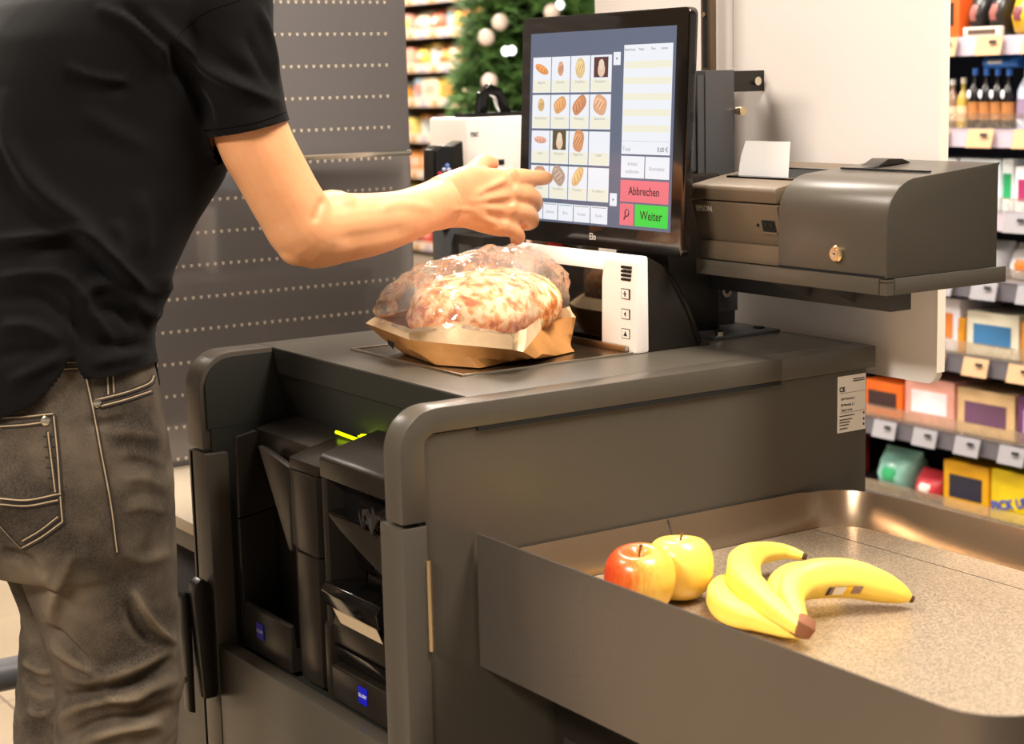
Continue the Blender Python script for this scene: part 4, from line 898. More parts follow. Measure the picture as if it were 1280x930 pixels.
for k in range(6):
    yy = 545+k*13; stitch(JB, [(54+k*1.5, yy), (60+k*1.5, yy+1), (68+k*1.2, yy)], .0010, m_sd, 'pocket_crease', JE, .0002)

# --- shirt
sb = MB()
TOR = [(.80, .676, .124, .184), (.86, .675, .128, .186), (.90, .675, .130, .185), (.95, .672, .127, .180), (.99, .677, .131, .175), (1.04, .694, .141, .170), (1.09, .715, .154, .166), (1.14, .7385, .1705, .163), (1.20, .762, .180, .165), (1.26, .780, .184, .172), (1.31, .798, .180, .182), (1.35, .816, .162, .186), (1.385, .838, .130, .165), (1.41, .860, .096, .115), (1.43, .880, .072, .080)]
sb.loft([ell((u, VC, z), UX, UY, a, b, 40, 2.35) for z, u, a, b in TOR])
h_c, h_r = pxr(311, 162, 1.905, 54); h_c2, _ = pxr(322, 188, 1.903, 54)
SLV = [(Vector((.862, 1.975, 1.365)), .072), (Vector((.868, 1.935, 1.350)), .070), pxr(285, 60, 1.918, 59), pxr(298, 112, 1.910, 56), (h_c, h_r), (h_c2, h_r*1.02)]
limb(sb, SLV, 24)
limb(sb, [(Vector((.845, 2.165, 1.365)), .072), (Vector((.842, 2.205, 1.350)), .070), (Vector((.805, 2.25, 1.26)), .062), (Vector((.752, 2.278, 1.15)), .058)], 20)
sme = remesh(sb, .0048, 9, .5)
SF = [([(205, 60), (222, 85), (245, 120), (262, 160)], 8, -.012), ([(188, 30), (208, 66), (236, 122), (254, 168)], 9, .005), ([(120, 8), (165, 30), (200, 62), (212, 90)], 7, .008), ([(150, 2), (185, 35), (205, 66)], 6, -.005),
      ([(180, 12), (225, 55), (270, 94), (320, 118), (356, 130)], 6, .009), ([(232, 28), (280, 74), (330, 106)], 8, -.006), ([(322, 5), (338, 55), (350, 100)], 5, .006), ([(305, 40), (328, 82), (346, 112)], 6, -.005), ([(240, 92), (285, 118), (330, 130)], 7, -.004),
      ([(80, 82), (115, 96), (165, 102)], 5, .005), ([(78, 96), (115, 108), (160, 112)], 7, -.003), ([(4, 110), (14, 180), (48, 236), (100, 280), (140, 325), (185, 375)], 11, .010), ([(0, 190), (20, 240), (65, 285), (110, 318)], 11, -.006), ([(100, 135), (140, 162), (190, 185)], 12, .003),
      ([(-10, 302), (45, 296), (95, 290), (130, 318), (165, 350), (198, 368)], 6, .009), ([(-10, 318), (50, 312), (100, 312), (140, 350), (180, 388)], 7, -.008), ([(-10, 350), (45, 342), (85, 350), (115, 395), (150, 438)], 7, .008), ([(-5, 372), (50, 372), (90, 402), (120, 440)], 7, -.006), ([(98, 378), (118, 356), (150, 362), (186, 396)], 7, .008), ([(120, 385), (148, 390), (172, 412)], 6, -.006),
      ([(196, 340), (206, 362), (200, 386), (178, 400)], 12, .014), ([(120, 425), (155, 432), (190, 425)], 6, -.006), ([(110, 455), (150, 448), (192, 442)], 6, .005), ([(10, 480), (45, 462), (84, 442)], 7, .006), ([(0, 408), (40, 408), (78, 428)], 7, .006), ([(-5, 445), (35, 438), (70, 440)], 7, -.004), ([(92, 440), (86, 404), (78, 370)], 6, .004), ([(175, 240), (182, 280), (178, 320)], 9, .004), ([(140, 275), (152, 300), (150, 330)], 8, .005)]
folds(sme, SF, lambda V, Nn, P: .0022*vnoise(V, (8, 8, 12), 2)+.0008*vnoise(V, (22, 22, 30), 5), 1.25)
hem_x = [-200, 0, 40, 70, 84, 91, 96, 104, 125, 150, 196, 260]; hem_y = [560, 524, 508, 480, 455, 439, 456, 474, 473, 469, 452, 452]
axis = (h_c2-h_c).normalized()
hemn = np.array(at_v(258, 172, 1.905)); 
def sh_cut(V, Nn):
    P = project(V); fc = facing(V, Nn); s1 = np.where(fc > -.15, (P[:, 1]-np.interp(P[:, 0], hem_x, hem_y))*.001, .893-V[:, 2])
    # sleeve ends
    ax_ = np.array(axis); hc_ = np.array(h_c)
    dv = V-hc_; al = dv @ ax_; rad_ = np.linalg.norm(dv-al[:, None]*ax_, axis=1)
    tz = np.array(TOR); tu, ta, tb = (np.interp(V[:, 2], tz[:, 0], tz[:, k]) for k in (1, 2, 3))
    out_ = (np.abs((V[:, 0]-tu)/ta)**2.35+np.abs((V[:, 1]-VC)/tb)**2.35) > 1.05
    hl, hr_ = np.array((258, 172.)), np.array((363, 149.)); d = hr_-hl; nrm = np.array((-d[1], d[0]))/np.hypot(*d)
    bow = 4*(1-((P[:, 0]-310)/55)**2)
    s2 = np.where((rad_ < h_r*1.35) & (al > -.05) & (al < .12) & out_, (((P-hl) @ nrm)-bow)*.001, -1)
    l_c = np.array((.758, 2.276, 1.165)); l_a = np.array((-.45, .2, -.9)); l_a /= np.linalg.norm(l_a)
    s3 = np.where(V[:, 1] > 2.22, np.where(np.linalg.norm(V-l_c, axis=1) < .09, (V-l_c) @ l_a, -1), -1)
    return np.maximum(np.maximum(s1, s2), s3)
cut(sme, sh_cut)
m_shirt = mat('black_jersey', (11, 9, 8), .85, bump=(900, .5, .0006), sheen=.04, vary=(4, .2), spec=.12)
SHT = link('polo_shirt', sme, m_shirt, PS); SHT['label'] = 'black short-sleeved polo shirt'
md = SHT.modifiers.new('thickness', 'SOLIDIFY'); md.thickness = .0025; md.offset = -1
SB_ = bvh_of(SHT)
stitch(SB_, [(254, 163), (285, 160), (325, 152), (358, 140)], .0005, mat('black_seam', (8, 7, 6), .9, spec=.05), 'sleeve_seam', SHT, .0002)
stitch(SB_, [(300, 0), (250, 20), (215, 60), (232, 100), (252, 150)], .0004, mat('black_seam', (8, 7, 6), .9, spec=.05), 'armhole_seam', SHT, .0002)
cb = MB(); cb.loft([ell((.882+.011*k, VC, 1.412+.022*k), UX, UY, .074-.006*k, .080-.007*k, 28) for k in range(3)], cap=False); cb.build('collar', m_shirt, SHT)
# --- shoes
m_shoe = mat('dark_shoe_leather', (40, 34, 30), .5, bump=(200, .2)); m_sole = mat('rubber_sole', (150, 142, 130), .7)
for u, v in ((.70, 1.985), (.712, 2.16)):
    s_ = MB(); s_.loft([ell((u+x, v, z), Vector((0, 1, 0)), UZ, w, h, 20, 2.4) for x, z, w, h in ((-.085, .055, .020, .03), (-.075, .058, .034, .040), (-.03, .062, .038, .046), (.03, .055, .041, .042), (.08, .045, .044, .030), (.13, .040, .042, .024), (.165, .036, .030, .018), (.178, .034, .012, .010))])
    sh_ = s_.build('shoe', m_shoe, PS, smooth=60)
    MB().prism([(u-.09, v-.03), (u-.09, v+.03), (u-.03, v+.042), (u+.08, v+.047), (u+.15, v+.042), (u+.182, v), (u+.15, v-.042), (u+.08, v-.047), (u-.03, v-.042)], 'z', .001, .022).build('sole', m_sole, sh_, bevel=.004)
# ------------------------------------------------------------------ white partition board behind the kiosk
m_board = mat('white_board', (240, 231, 224), .45, bump=(300, .03, .0003))
m_edge = mat('board_edge', (250, 240, 222), .4)
WB = thing('partition_board', (1.664, 1.9, .86), 'large off-white partition board hanging behind the monitor and printer', 'partition')
bz0, bz1, bu = .853, 2.2, 1.658; bv0_, bv1_ = 1.540, 2.262
rr = .016
outl = arc(bv0_+rr, bz0+rr, rr, 180, 270, 6)+[(bv1_, bz0), (bv1_, bz1), (bv0_, bz1)]
MB().prism(outl, 'x', bu, bu+.012).build('board_sheet', m_board, WB, bevel=.0012)
MB().box(bu-.0012, bu+.0132, bv0_-.0022, bv0_-.0002, bz0+rr, bz1).build('edge_strip', m_edge, WB)
MB().box(bu-.0006, bu-.00005, 1.930, 1.932, 1.26, bz1).build('joint', mat('joint_grey', (200, 180, 165), .6), WB)
for vv in (1.82, 2.22): MB().tube([(bu+.03, vv, 0), (bu+.03, vv, bz1)], .012, 10).build('support_pole', m_post, WB)
TP = thing('camera_pole', (1.63, 1.945, 1.256), 'thin dark slotted metal pole rising above the grey post', 'pole')
MB().box(1.620, 1.632, 1.937, 1.957, 1.0, 2.2).build('pole_profile', mat('pole_bronze', (110, 92, 74), .35, .7), TP, bevel=.001)
MB().box(1.6192, 1.6199, 1.943, 1.951, 1.26, 2.2).build('pole_slot', m_dark, TP)
MB().tube([(1.6190, 1.947, 1.334), (1.6165, 1.947, 1.334)], .0035, 10).build('pole_screw', m_brass, TP)
MB().box(1.600, 1.625, 1.90, 1.955, 1.02, 1.05).build('pole_clamp', m_post, TP)

# ------------------------------------------------------------------ perforated grey rear panel, glass screen, bagging table
PW = thing('perforated_panel', (1.2, 2.6, .1), 'grey steel back panel with rows of perforations painted as backlit, behind the person', 'panel')
m_pw = mat('panel_grey', (100, 95, 93), .5, .0, bump=(800, .1, .0003), vary=(3, .08))
MB().box(.90, 1.512, 2.60, 2.625, .05, 2.1).build('panel_sheet', m_pw, PW, bevel=.002)
hl = MB(); 
for r_ in range(27):
    z = .661+r_*.0515
    for k in range(42):
        u = .912+k*.01365
        if u < 1.492: hl.prism([(u-.0026, z+.0024), (u+.0026, z+.0024), (u+.0018, z-.0016), (u, z-.003), (u-.0018, z-.0016)], 'y', 2.5990, 2.5997)
pf = hl.build('perforation', mat('perforation_backlit', (200, 186, 164), .6), PW, smooth=0); pf['kind'] = 'stuff'  # pale plates on the sheet; light through the holes put into their colour
GS = thing('glass_screen', (1.22, 2.57, .66), 'clear glass screen with a bright steel top rail before the perforated panel', 'glass screen')
gz = at_v(430, 198, 2.57).z
MB().box(.93, 1.492, 2.566, 2.570, .665, gz).build('pane', film_mat('screen_glass', .02, (253, 253, 253), 0), GS)
MB().box(.93, 1.494, 2.563, 2.573, gz, gz+.0085).build('top_rail', m_chrome, GS, bevel=.001)
tbm = mat('bagging_top', (196, 180, 156), .4, .2)
TB = thing('bagging_table', (1.25, 2.4, 0), 'low bagging table with pale worktop beyond the kiosk', 'table')
MB().box(.928, 1.62, 2.2, 2.595, .632, .65).build('worktop', tbm, TB, bevel=.002)
MB().box(.932, 1.60, 2.205, 2.59, .606, .6315).build('apron', m_grey, TB)
MB().box(.97, 1.60, 2.22, 2.58, .0, .40).build('base_box', m_grey, TB, bevel=.002)
MB().box(.962, .9695, 2.24, 2.56, .03, .18).build('base_drawer', m_grey, TB, bevel=.001)
MB().box(1.30, 1.60, 2.24, 2.58, .40, .606).build('column', m_dark, TB)
RA = thing('gate_rail', (.2, 2.48, .4), 'dark grey horizontal tube rail of the entrance gate at left edge', 'rail')
MB().tube([(-.9, 2.48, .405), (.60, 2.48, .405), (.80, 2.48, .405)], .024, 16).build('rail_tube', m_post, RA)
MB().tube([(-.5, 2.48, 0), (-.5, 2.48, .40)], .026, 16).build('rail_post', m_post, RA); MB().tube([(-.5, 2.48, 0), (-.5, 2.48, .012)], .06, 16).build('rail_foot', m_post, RA)

# ------------------------------------------------------------------ second station behind: post, ivory printer, card reader
P2 = thing('rear_station_post', (1.78, 2.72, 0), 'dark grey post of the next station below the pointing hand', 'post')
c = at_v(557, 300, 2.72); MB().box(c.x-.016, c.x+.016, 2.70, 2.74, 0, 1.05).build('upright', m_post, P2, bevel=.001)
c2 = at_v(615, 300, 2.62); MB().prism([(c2.x-.035, c2.z-.008), (c2.x+.06, c2.z-.012), (c2.x+.06, c2.z+.006), (c2.x-.03, c2.z+.008)], 'y', 2.60, 2.72).build('arm', m_black, P2)
pc = at_v(612, 180, 2.70)
VP_ = thing('ivory_printer', (pc.x+.03, 2.72, pc.z-.06), 'ivory document printer half hidden left of the touch monitor', 'printer')
x0 = at_v(583, 180, 2.70).x; zt_, zb_ = at_v(600, 147, 2.70).z, at_v(600, 216, 2.70).z
MB().box(x0, x0+.15, 2.70, 2.83, zb_-.03, zt_).build('printer_body', m_white, VP_, bevel=.006)
MB().box(x0+.022, x0+.08, 2.6985, 2.705, zb_+.012, zb_+.022).build('paper_slot', m_dark, VP_)
MB().sweep([(x0+.03, 2.70, zb_+.004), (x0+.075, 2.70, zb_+.004), (x0+.075, 2.66, zb_-.012), (x0+.03, 2.66, zb_-.012)], [(x0+.03, 2.70, zb_+.005), (x0+.075, 2.70, zb_+.005), (x0+.075, 2.66, zb_-.011), (x0+.03, 2.66, zb_-.011)]).build('paper_sheet', m_paper, VP_)
link('maker_mark', text_mesh('TSC', .010, (1, 0, 0), (0, 0, 1), (x0+.008, 2.6985, zt_-.033), bold=.0004), m_ink, VP_)
MB().box(x0+.02, x0+.12, 2.72, 2.81, zb_-.20, zb_-.03).build('printer_stand', m_post, VP_)
MB().box(x0+.015, x0+.15, 2.72, 2.76, zt_, zt_+.008).build('lid_rail', m_blackg, VP_)
clip = MB().prism([(x0+.05, zt_+.008), (x0+.055, zt_+.045), (x0+.075, zt_+.06), (x0+.10, zt_+.05), (x0+.12, zt_+.008), (x0+.10, zt_+.008), (x0+.088, zt_+.036), (x0+.072, zt_+.040), (x0+.068, zt_+.008)], 'y', 2.73, 2.75).build('clip', m_blackg, VP_, bevel=.002)
tc0 = at_v(563, 204, 2.66)
CR = thing('card_reader', (tc0.x, 2.66, tc0.z-.04), 'black card payment terminal with coloured keys left of the ivory printer', 'card terminal')
hx, hz = at_v(543, 204, 2.66).x, at_v(563, 181, 2.66).z
MB().prism([(hx, tc0.z-.03), (hx+.002, hz-.008), (hx+.012, hz), (tc0.x+.010, hz-.003), (tc0.x+.030, hz+.006), (tc0.x+.032, tc0.z-.03)], 'y', 2.665, 2.70).build('terminal_body', m_black, CR, bevel=.002)
MB().prism([(hx+.003, tc0.z-.028), (hx+.005, hz-.010), (hx+.014, hz-.004), (tc0.x+.004, hz-.008), (tc0.x+.002, tc0.z-.028)], 'y', 2.660, 2.665).build('terminal_face', m_blackg, CR)
for i, (px_, py_, rgb) in enumerate(((550, 217, (220, 40, 40)), (556, 219, (225, 215, 40)), (561, 218, (225, 215, 40)), (555, 212, (200, 205, 240)), (561, 212, (200, 205, 240)), (559, 207, (120, 150, 230)))):
    q = at_v(px_, py_, 2.6595); MB().ellipsoid(q, (.0045, .0025, .0036), 10, 6).build('key', mat('key_%d_%d_%d' % rgb, rgb, .4), CR)
MB().tube([(tc0.x+.01, 2.69, tc0.z-.03), (tc0.x+.01, 2.70, tc0.z-.12), (c.x, 2.72, 1.045)], .008, 8).build('terminal_stalk', m_black, CR)

# ------------------------------------------------------------------ christmas tree
XT = thing('christmas_tree', (0, 0, 0), 'green decorated fir tree with small lights behind the monitor', 'tree')
tcx = at_d(668, 40, 6.6); XT.location = (tcx.x, tcx.y, 0)
m_fir = mat('fir_green', (92, 132, 58), .7, vary=(12, .6)); m_trunk = mat('trunk_brown', (70, 48, 32), .9)
rt = random.Random(5); ZB, ZTP = 1.0, 2.35
MB().tube([(tcx.x, tcx.y, .55), (tcx.x, tcx.y, ZTP)], [.035, .008], 8).build('trunk', m_trunk, XT)
MB().lathe([(.001, 0), (.16, 0), (.20, .55), (.17, .56), (.001, .54)], (tcx.x, tcx.y, 0), 18).build('planter', m_trunk, XT)
nd = MB()
for i in range(620):
    f = rt.random()**1.1; z = ZB+(ZTP-ZB)*f; rad_ = .24*(1-f)+.10; a_ = rt.uniform(0, 2*math.pi); d = Vector((math.cos(a_), math.sin(a_), -.18+.25*f))
    for k in range(9):
        q = (k+1)/9; base = Vector((tcx.x, tcx.y, z))+d*rad_*q
        for s in range(7):
            nv_ = (d*.7+Vector((rt.uniform(-1, 1), rt.uniform(-1, 1), rt.uniform(-.6, .8)))).normalized()*rt.uniform(.045, .085); w = nv_.orthogonal().normalized()*.009
            nd.add([base-w, base+w, base+nv_], [(0, 1, 2)])
fo = nd.build('needles', m_fir, XT, smooth=0, recalc=False); fo['kind'] = 'stuff'
m_bulb = mat('tree_light', (235, 244, 244), .4, emit=2.5); m_baub = mat('bauble_white', (236, 214, 196), .2)
for px_, py_, dd in ((632, 64, 6.15), (640, 63, 6.15), (700, 6, 6.3)):
    p = at_d(px_, py_, dd); MB().ellipsoid(p, (.014, .014, .016), 10, 6).build('tree_light', m_bulb, XT)
for px_, py_, dd in ((612, 102, 6.25), (625, 28, 6.25), (608, 47, 6.25), (690, 15, 6.3)):
    p = at_d(px_, py_, dd); MB().ellipsoid(p, (.030, .030, .030), 12, 8).build('bauble', m_baub, XT)

# ------------------------------------------------------------------ shelf shop fittings
rp_ = random.Random(21)
m_rail_c = mat('rail_cream', (232, 206, 184), .5); m_shelf_b = mat('shelf_dark', (36, 32, 34), .6); m_rail_w = mat('rail_white', (186, 172, 182), .4)
m_tag_t = mat('tag_tan', (196, 156, 116), .6); m_tag_g = mat('tag_grey', (146, 142, 144), .6)
ORD = ['first', 'second', 'third', 'fourth', 'fifth', 'sixth', 'seventh', 'eighth', 'ninth', 'tenth', 'eleventh', 'twelfth', 'thirteenth', 'fourteenth', 'fifteenth', 'sixteenth', 'seventeenth', 'eighteenth', 'nineteenth', 'twentieth', 'twenty-first', 'twenty-second', 'twenty-third', 'twenty-fourth', 'twenty-fifth', 'twenty-sixth', 'twenty-seventh', 'twenty-eighth']
CNAME = {}
def pm(rgb, rough=.45): return mat('pack_%d_%d_%d' % rgb, rgb, rough, coat=.1)
def pack(kind, x, y, z, w, d, h, rgb, rgb2, label, cat, group):
    """x: shelf-front u, y: centre v, z: base; w along v, d along u, h up"""
    if kind == 'jar':
        T_ = thing('jar', (x+d/2, y, z), label, cat, group); r_ = w/2
        MB().lathe([(.001, 0), (r_*.95, .0), (r_, .01), (r_, h*.72), (r_*.8, h*.80), (r_*.78, h*.82)], (x+d/2, y, z), 14).build('glass_body', pm(rgb), T_)
        MB().lathe([(r_*.82, h*.82), (r_*.86, h*.84), (r_*.86, h), (.001, h)], (x+d/2, y, z), 14).build('lid', pm(rgb2), T_)
    elif kind == 'bottle':
        T_ = thing('bottle', (x+d/2, y, z), label, cat, group); r_ = w/2
        MB().lathe([(.001, 0), (r_*.95, 0), (r_, h*.02), (r_, h*.55), (r_*.75, h*.66), (r_*.38, h*.76), (r_*.36, h*.9), (.001, h*.9)], (x+d/2, y, z), 14).build('bottle_body', pm(rgb, .2), T_)
        MB().lathe([(.001, h*.88), (r_*.45, h*.88), (r_*.45, h), (.001, h)], (x+d/2, y, z), 12).build('cap', pm(rgb2), T_)
        MB().lathe([(r_*1.02, h*.14), (r_*1.02, h*.44)], (x+d/2, y, z), 14).build('bottle_label', pm((176, 116, 62) if max(rgb) < 60 else tuple(int((a+b)/2) for a, b in zip(rgb2, (210, 150, 90)))), T_)
    elif kind == 'bag':
        T_ = thing('snack_bag', (x+d/2, y, z), label, cat, group)
        rings = [ell((x+d/2, y, z+h*t), UX, UY, d/2*a, w/2*b, 16, 3) for t, a, b in ((0, .5, .9), (.08, .8, .95), (.4, 1, .92), (.75, .7, .95), (.92, .15, 1), (1, .05, 1))]
        MB().loft(rings).build('bag_body', pm(rgb, .3), T_, smooth=50)
        rings = [ell((x+d/2-.003, y, z+h*t), UX, UY, d/2*a, w/2*b, 16, 3) for t, a, b in ((.3, .96, .5), (.45, 1, .6), (.6, .86, .5))]
        MB().loft(rings).build('bag_print', pm(rgb2, .3), T_, smooth=50)
    else:
        T_ = thing('carton', (x+d/2, y, z), label, cat, group)
        MB().box(x, x+d, y-w/2, y+w/2, z, z+h).build('carton_body', pm(rgb), T_, bevel=.003)
        MB().box(x-.0015, x-.0002, y-w*.36, y+w*.36, z+h*.25, z+h*.72).build('carton_print', pm(rgb2), T_)
    return T_
def colour_name(c):
    r, g, b = c
    if max(c)-min(c) < 28: return 'white' if min(c) > 190 else 'black' if max(c) < 70 else 'grey'
    if r > 200 and g > 190: return 'yellow' if b < 150 else 'cream'
    if r > 200 and g > 120: return 'orange' if b < 110 else 'pink' if b > 170 else 'peach'
    if r > 150 and b > 110 and g < 120: return 'magenta'
    if r > g and r > b: return 'red' if g < 100 else 'brown'
    if g > r and g > b: return 'green'
    return 'blue'

# left far gondola, running away along the aisle
GU = 6.5
LG = thing('far_gondola', (GU+.3, 10.6, 0), 'long supermarket shelf stacked with pastel groceries far behind the station', 'shelf')
MB().box(GU+.42, GU+.5, 8.6, 12.4, 0, 2.3).build('back_board', mat('gondola_back', (150, 112, 74), .7), LG)
LZ = []
for i, yy in enumerate((-8, 36, 80, 124, 170, 216, 262, 308)):
    LZ.append(at_u(560, yy, GU).z)
pal = [(240, 214, 120), (244, 226, 190), (240, 190, 168), (226, 150, 70), (246, 236, 220), (236, 170, 150), (240, 204, 90), (232, 226, 214), (214, 120, 90), (150, 176, 186)]
for i, z in enumerate(LZ):
    MB().box(GU, GU+.42, 8.6, 12.4, z-.012, z).build('shelf_board', m_shelf_b, LG); MB().box(GU-.012, GU-.0005, 8.6, 12.4, z-.05, z+.012).build('price_rail', m_rail_c, LG)
    MB().box(GU+.004, GU+.40, 8.62, 12.38, z-.060, z-.0125).build('shelf_underside', m_shelf_b, LG)
    for k in range(16):
        vv = 9.3+k*.16; MB().box(GU-.016, GU-.0125, vv, vv+.085, z-.052, z-.005).build('price_tag', m_tag_t if k % 2 else m_rail_w, LG)
    v = 9.55; cnt = 0; gap = (LZ[i-1]-z if i else .26)
    while v < 11.75:
        w = rp_.choice((.09, .12, .15, .18, .2)); h = min(gap-.095, rp_.choice((.12, .14, .16, .18))); rgb = rp_.choice(pal); rgb2 = rp_.choice(pal); kind = rp_.choice(('carton', 'carton', 'bag', 'jar', 'jar'))
        if kind == 'jar': w = min(w, .12)
        if i == 0: kind, h, w = 'carton', .19, rp_.choice((.07, .09, .11)); rgb = rp_.choice(((244, 232, 208), (240, 222, 180), (246, 240, 228)))
        if i == 6: rgb = rp_.choice(((240, 200, 60), (244, 220, 120)))
        if i == 7: rgb = rp_.choice(((206, 50, 40), (214, 70, 50)))
        cn = colour_name(rgb)
        pack(kind, GU+.02+rp_.uniform(0, .02), v+w/2, z+.0005, w, min(.18, w*1.4), h, rgb, rgb2, '%s %s, %s from the right on %s shelf of far gondola' % (cn, {'carton': 'carton', 'bag': 'snack bag', 'jar': 'jar'}[kind], ORD[cnt], ORD[i]), {'carton': 'carton', 'bag': 'snack bag', 'jar': 'jar'}[kind], 'groceries on the far gondola')
        v += w+.012; cnt += 1

# right gondola with drinks and sweets
RU = 3.0
RG = thing('snack_gondola', (RU+.2, 2.75, 0), 'cool lit checkout shelf of drinks, snacks and sweets on the right', 'shelf')
m_back = mat('gondola_navy', (30, 36, 52), .6)
MB().box(RU+.36, RU+.42, 2.0, 3.6, 0, 2.0).build('back_board', m_back, RG)
def rz(y, x=1225): return at_u(x, y, RU).z
def rv(x, y=300): return at_u(x, y, RU).y
ROWS = [46, 161, 264, 350, 447, 548, 648]     # y of each shelf surface near x=1225
RZ = [rz(y) for y in ROWS]
for i, z in enumerate(RZ):
    MB().box(RU, RU+.36, 2.0, 3.6, z-.012, z).build('shelf_board', m_shelf_b if i > 3 else mat('shelf_white', (150, 148, 156), .4), RG)
    MB().box(RU-.008, RU-.0005, 2.0, 3.6, z-.040, z+.001).build('price_rail', m_rail_w if i < 3 else mat('rail_slate', (96, 92, 98), .4), RG)
    if i < 6: MB().box(RU+.002, RU+.355, 2.02, 3.58, z-.036, z-.0125).build('shelf_underside', m_back, RG)
    if i >= 1: MB().box(RU-.012, RU-.0085, 2.0, 3.6, z+.004, z+.034).build('front_guard', film_mat('guard_clear', .10), RG)
    for k in range(11):
        vv = 2.12+k*.128+.02*(i % 3); tg = MB().obox((RU-.020, vv, z-.020), (0, 1, 0), (.25, 0, 1), (1, 0, -.25), .036, .021, .0012)
        T1 = tg.build('price_tag', m_tag_t if i in (0, 1, 4) else m_tag_g, RG)
        MB().obox((RU-.0245, vv-.014, z-.012), (0, 1, 0), (.25, 0, 1), (1, 0, -.25), .010, .0035, .0004).build('price_print', m_ink, T1)
def put(kind, xl, xr, row, hpx, rgb, rgb2, label, cat, dep=.12, setb=.02, lift=0):
    z = RZ[row]+.0008+lift; y_ = ROWS[row]; v1, v0 = at_u(xl, y_-20, RU+setb).y, at_u(xr, y_-20, RU+setb).y
    w = abs(v1-v0)*.97; h = hpx*(at_u((xl+xr)/2, y_, RU)-CAM).dot(C_F)/F_PX
    return pack(kind, RU+setb, (v0+v1)/2, z, w, dep, h, rgb, rgb2, label, cat, 'drinks and sweets on the right gondola')
OR, YL, WH, BL, PK, PU, GN, NV = (226, 92, 30), (240, 196, 30), (232, 232, 240), (50, 110, 210), (238, 170, 158), (110, 70, 110), (70, 170, 120), (28, 30, 44)
# row 0: packs in display trays
put('carton', 1150, 1200, 0, 60, OR, (40, 36, 30), 'orange display carton with dark pouches at the top shelf', 'carton')
put('bag', 1203, 1226, 0, 66, (34, 30, 28), (150, 90, 80), 'black coffee pouch right of the orange display carton', 'pouch')
put('bag', 1228, 1251, 0, 66, (38, 32, 28), (150, 90, 80), 'black coffee pouch left of the yellow pouch', 'pouch')
put('bag', 1256, 1284, 0, 60, (224, 170, 30), (120, 60, 70), 'yellow pouch at the right end of the top shelf', 'pouch')
put('bag', 1288, 1316, 0, 60, (224, 170, 30), (120, 60, 70), 'yellow pouch beyond the frame on the top shelf', 'pouch')
put('carton', 1203, 1252, 0, 12, (226, 206, 180), (90, 70, 60), 'low beige display tray before the black pouches', 'tray', .012, .004)
# row 1: bottles
put('bottle', 1158, 1174, 1, 72, (150, 190, 60), (230, 236, 220), 'small green bottle beside the partition board edge', 'bottle', .04)
put('bottle', 1176, 1190, 1, 60, (140, 110, 90), (230, 230, 230), 'small brown bottle with white cap left of gold bottle', 'bottle', .04)
put('bottle', 1190, 1203, 1, 62, (190, 160, 70), (240, 230, 210), 'slim gold bottle left of the dark six-pack', 'bottle', .04)
for k, x in enumerate((1204, 1218, 1232, 1246)):
    b_ = put('bottle', x, x+14, 1, 74, (20, 16, 20), (70, 130, 226), '%s dark bottle with blue cap counted from the gold bottle' % ORD[k], 'bottle', .04)
    zz = RZ[1]+.095; q = at_u(x+7, 118, RU+.018); MB().ellipsoid(q, (.002, .006, .010), 10, 6).build('drop_label', pm((236, 236, 244)), b_)
put('bottle', 1262, 1284, 1, 84, (206, 216, 240), (90, 110, 220), 'white and blue bottle at right frame edge', 'bottle', .06)
put('bag', 1216, 1266, 1, 18, (60, 130, 230), (240, 246, 255), 'blue and white pouch lying on the bottle caps', 'pouch', .08, .02, .130)
# row 2
put('carton', 1150, 1196, 2, 62, (238, 244, 250), (214, 226, 236), 'white carton left behind the lock box', 'carton')
put('carton', 1198, 1250, 2, 64, (230, 242, 250), (150, 90, 60), 'pale blue carton behind the lock box top', 'carton')
put('carton', 1252, 1266, 2, 66, (236, 244, 246), (40, 160, 100), 'narrow white carton with green print right of lock box', 'carton')
put('carton', 1268, 1300, 2, 58, (246, 246, 250), (170, 50, 100), 'white carton with magenta print at right frame edge', 'carton')
# row 3
put('bag', 1150, 1200, 3, 46, (230, 150, 60), WH, 'orange snack bag hidden low behind the lock box', 'snack bag')
put('bag', 1204, 1248, 3, 46, (236, 236, 240), (214, 130, 40), 'white snack bag behind the lock box side', 'snack bag')
put('bag', 1250, 1300, 3, 46, (240, 236, 236), (220, 120, 40), 'white and orange snack bag right of the lock box', 'snack bag')
# row 4
put('carton', 1140, 1200, 4, 66, (240, 236, 244), (222, 130, 60), 'white and orange sweets carton right of the partition corner', 'carton', .14)
put('carton', 1196, 1206, 4, 44, (220, 150, 40), (220, 150, 40), 'narrow orange carton edge between the sweets cartons', 'carton', .05)
put('carton', 1207, 1274, 4, 56, (232, 226, 204), (60, 120, 170), 'cream sweets carton with blue print under the printer shelf', 'carton', .16)
put('carton', 1276, 1330, 4, 52, (220, 140, 30), (240, 200, 60), 'orange sweets carton at right frame edge', 'carton', .16)
# row 5
put('carton', 1078, 1128, 5, 44, (232, 108, 30), (60, 40, 40), 'orange sweets carton beside the rating label', 'carton', .16)
put('bag', 1085, 1150, 5, 26, (226, 90, 50), (240, 220, 220), 'red and white sweets bag piled on the orange carton', 'sweets bag', .12, .05, .088)
put('carton', 1130, 1193, 5, 60, (238, 172, 156), (248, 240, 246), 'pink sweets carton with white front below the partition board', 'carton', .16)
put('carton', 1195, 1269, 5, 58, (226, 190, 140), (112, 76, 104), 'beige sweets carton with purple front', 'carton', .16)
put('carton', 1271, 1330, 5, 62, (110, 62, 112), (200, 170, 200), 'purple sweets carton at right frame edge', 'carton', .16)
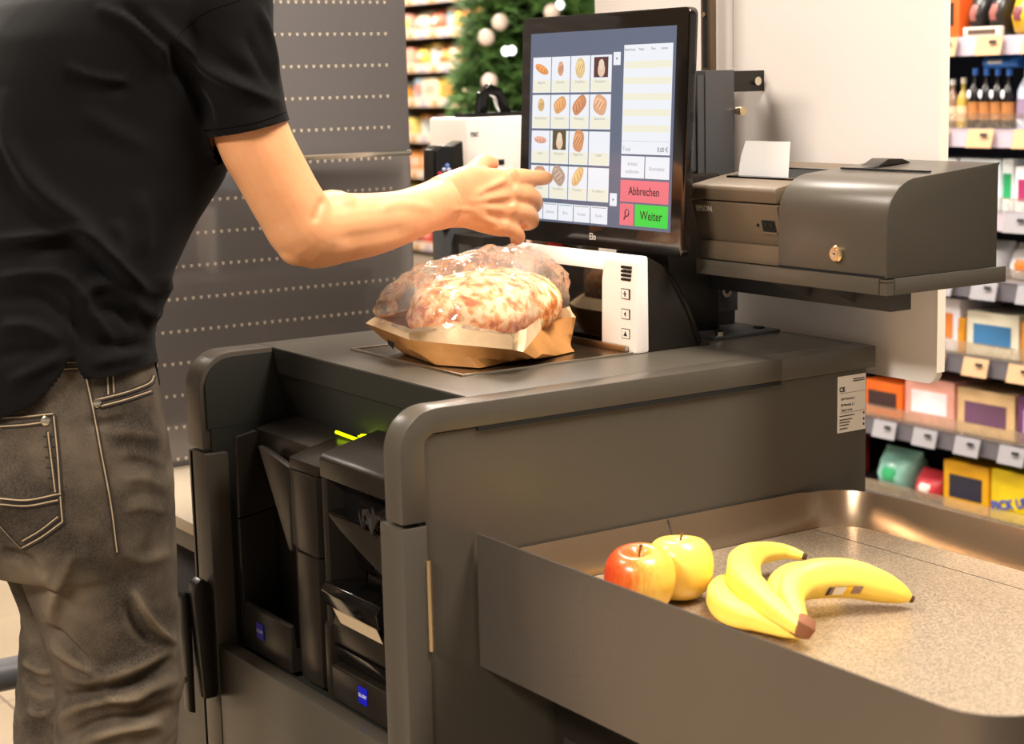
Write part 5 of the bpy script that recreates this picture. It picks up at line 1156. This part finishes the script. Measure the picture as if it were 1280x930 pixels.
# row 6
put('bag', 1085, 1132, 6, 52, (150, 206, 190), (60, 170, 110), 'mint green sweets bag at the bottom behind the tray', 'sweets bag', .12)
put('bag', 1134, 1172, 6, 36, (206, 60, 70), (240, 220, 210), 'red and white sweets bag left of the yellow carton', 'sweets bag', .10)
yc = put('carton', 1178, 1236, 6, 62, (242, 180, 20), (40, 40, 60), 'yellow biscuit carton with dark window at the bottom', 'carton', .16)
y2 = put('carton', 1237, 1330, 6, 66, (246, 214, 20), (246, 214, 20), 'bright yellow biscuit carton with blue lettering at bottom right', 'carton', .16)
q = at_u(1240, 638, RU+.016)
link('carton_lettering', text_mesh('PiCK UP!', .030, (0, -1, .25), (0, .25, 1), q, bold=.0012), pm((50, 80, 180)), y2)
for vv in (1.985, 3.6): MB().box(RU-.004, RU+.42, vv, vv+.015, 0, 2.0).build('end_panel', m_back, RG)
MB().box(RU+.01, RU+.36, 2.0, 3.6, 0, RZ[6]-.041).build('plinth', m_back, RG)
for vv in (8.58, 12.4): MB().box(GU-.004, GU+.5, vv, vv+.02, 0, 2.3).build('end_panel', mat('gondola_back', (150, 112, 74), .7), LG)
MB().box(GU+.02, GU+.42, 8.6, 12.4, 0, max(.05, LZ[-1]-.062)).build('plinth', m_shelf_b, LG)
# stock at both ends of the right gondola, outside the photographed strip
for r_ in range(7):
    for side_, (va, vb) in enumerate(((2.03, 2.36), (3.14, 3.55))):
        v = va; c_ = 0
        while v < vb-.06:
            w = rp_.choice((.07, .09, .11)); h = min(.115, (RZ[r_-1]-RZ[r_]-.06) if r_ else .12)*rp_.uniform(.8, .97); k_ = rp_.choice(('carton', 'carton', 'bag')); rgb = rp_.choice((OR, YL, WH, PK, PU, (230, 200, 150), (200, 60, 60)))
            pack(k_, RU+.025, v+w/2, RZ[r_]+.0008, w, .12, h, rgb, rp_.choice((WH, NV, YL, BL)), '%s %s, %s from the %s end, %s shelf of snack gondola' % (colour_name(rgb), {'carton': 'carton', 'bag': 'snack bag'}[k_], ORD[c_], ('near', 'far')[side_], ORD[r_]), {'carton': 'carton', 'bag': 'snack bag'}[k_], 'drinks and sweets on the right gondola')
            v += w+.01; c_ += 1
# orange store sign beyond the tree
og = at_d(722, 12, 7.5); SG = thing('orange_header', (og.x, og.y, og.z), 'orange shelf header seen above the monitor beside the tree', 'sign')
MB().box(og.x-.02, og.x+.02, og.y-.28, og.y+.22, og.z-.035, og.z+.035).build('header_panel', mat('header_orange', (232, 140, 60), .5), SG, bevel=.003)
MB().box(og.x-.015, og.x+.015, og.y-.02, og.y+.01, 0, og.z-.036).build('header_post', m_post, SG)
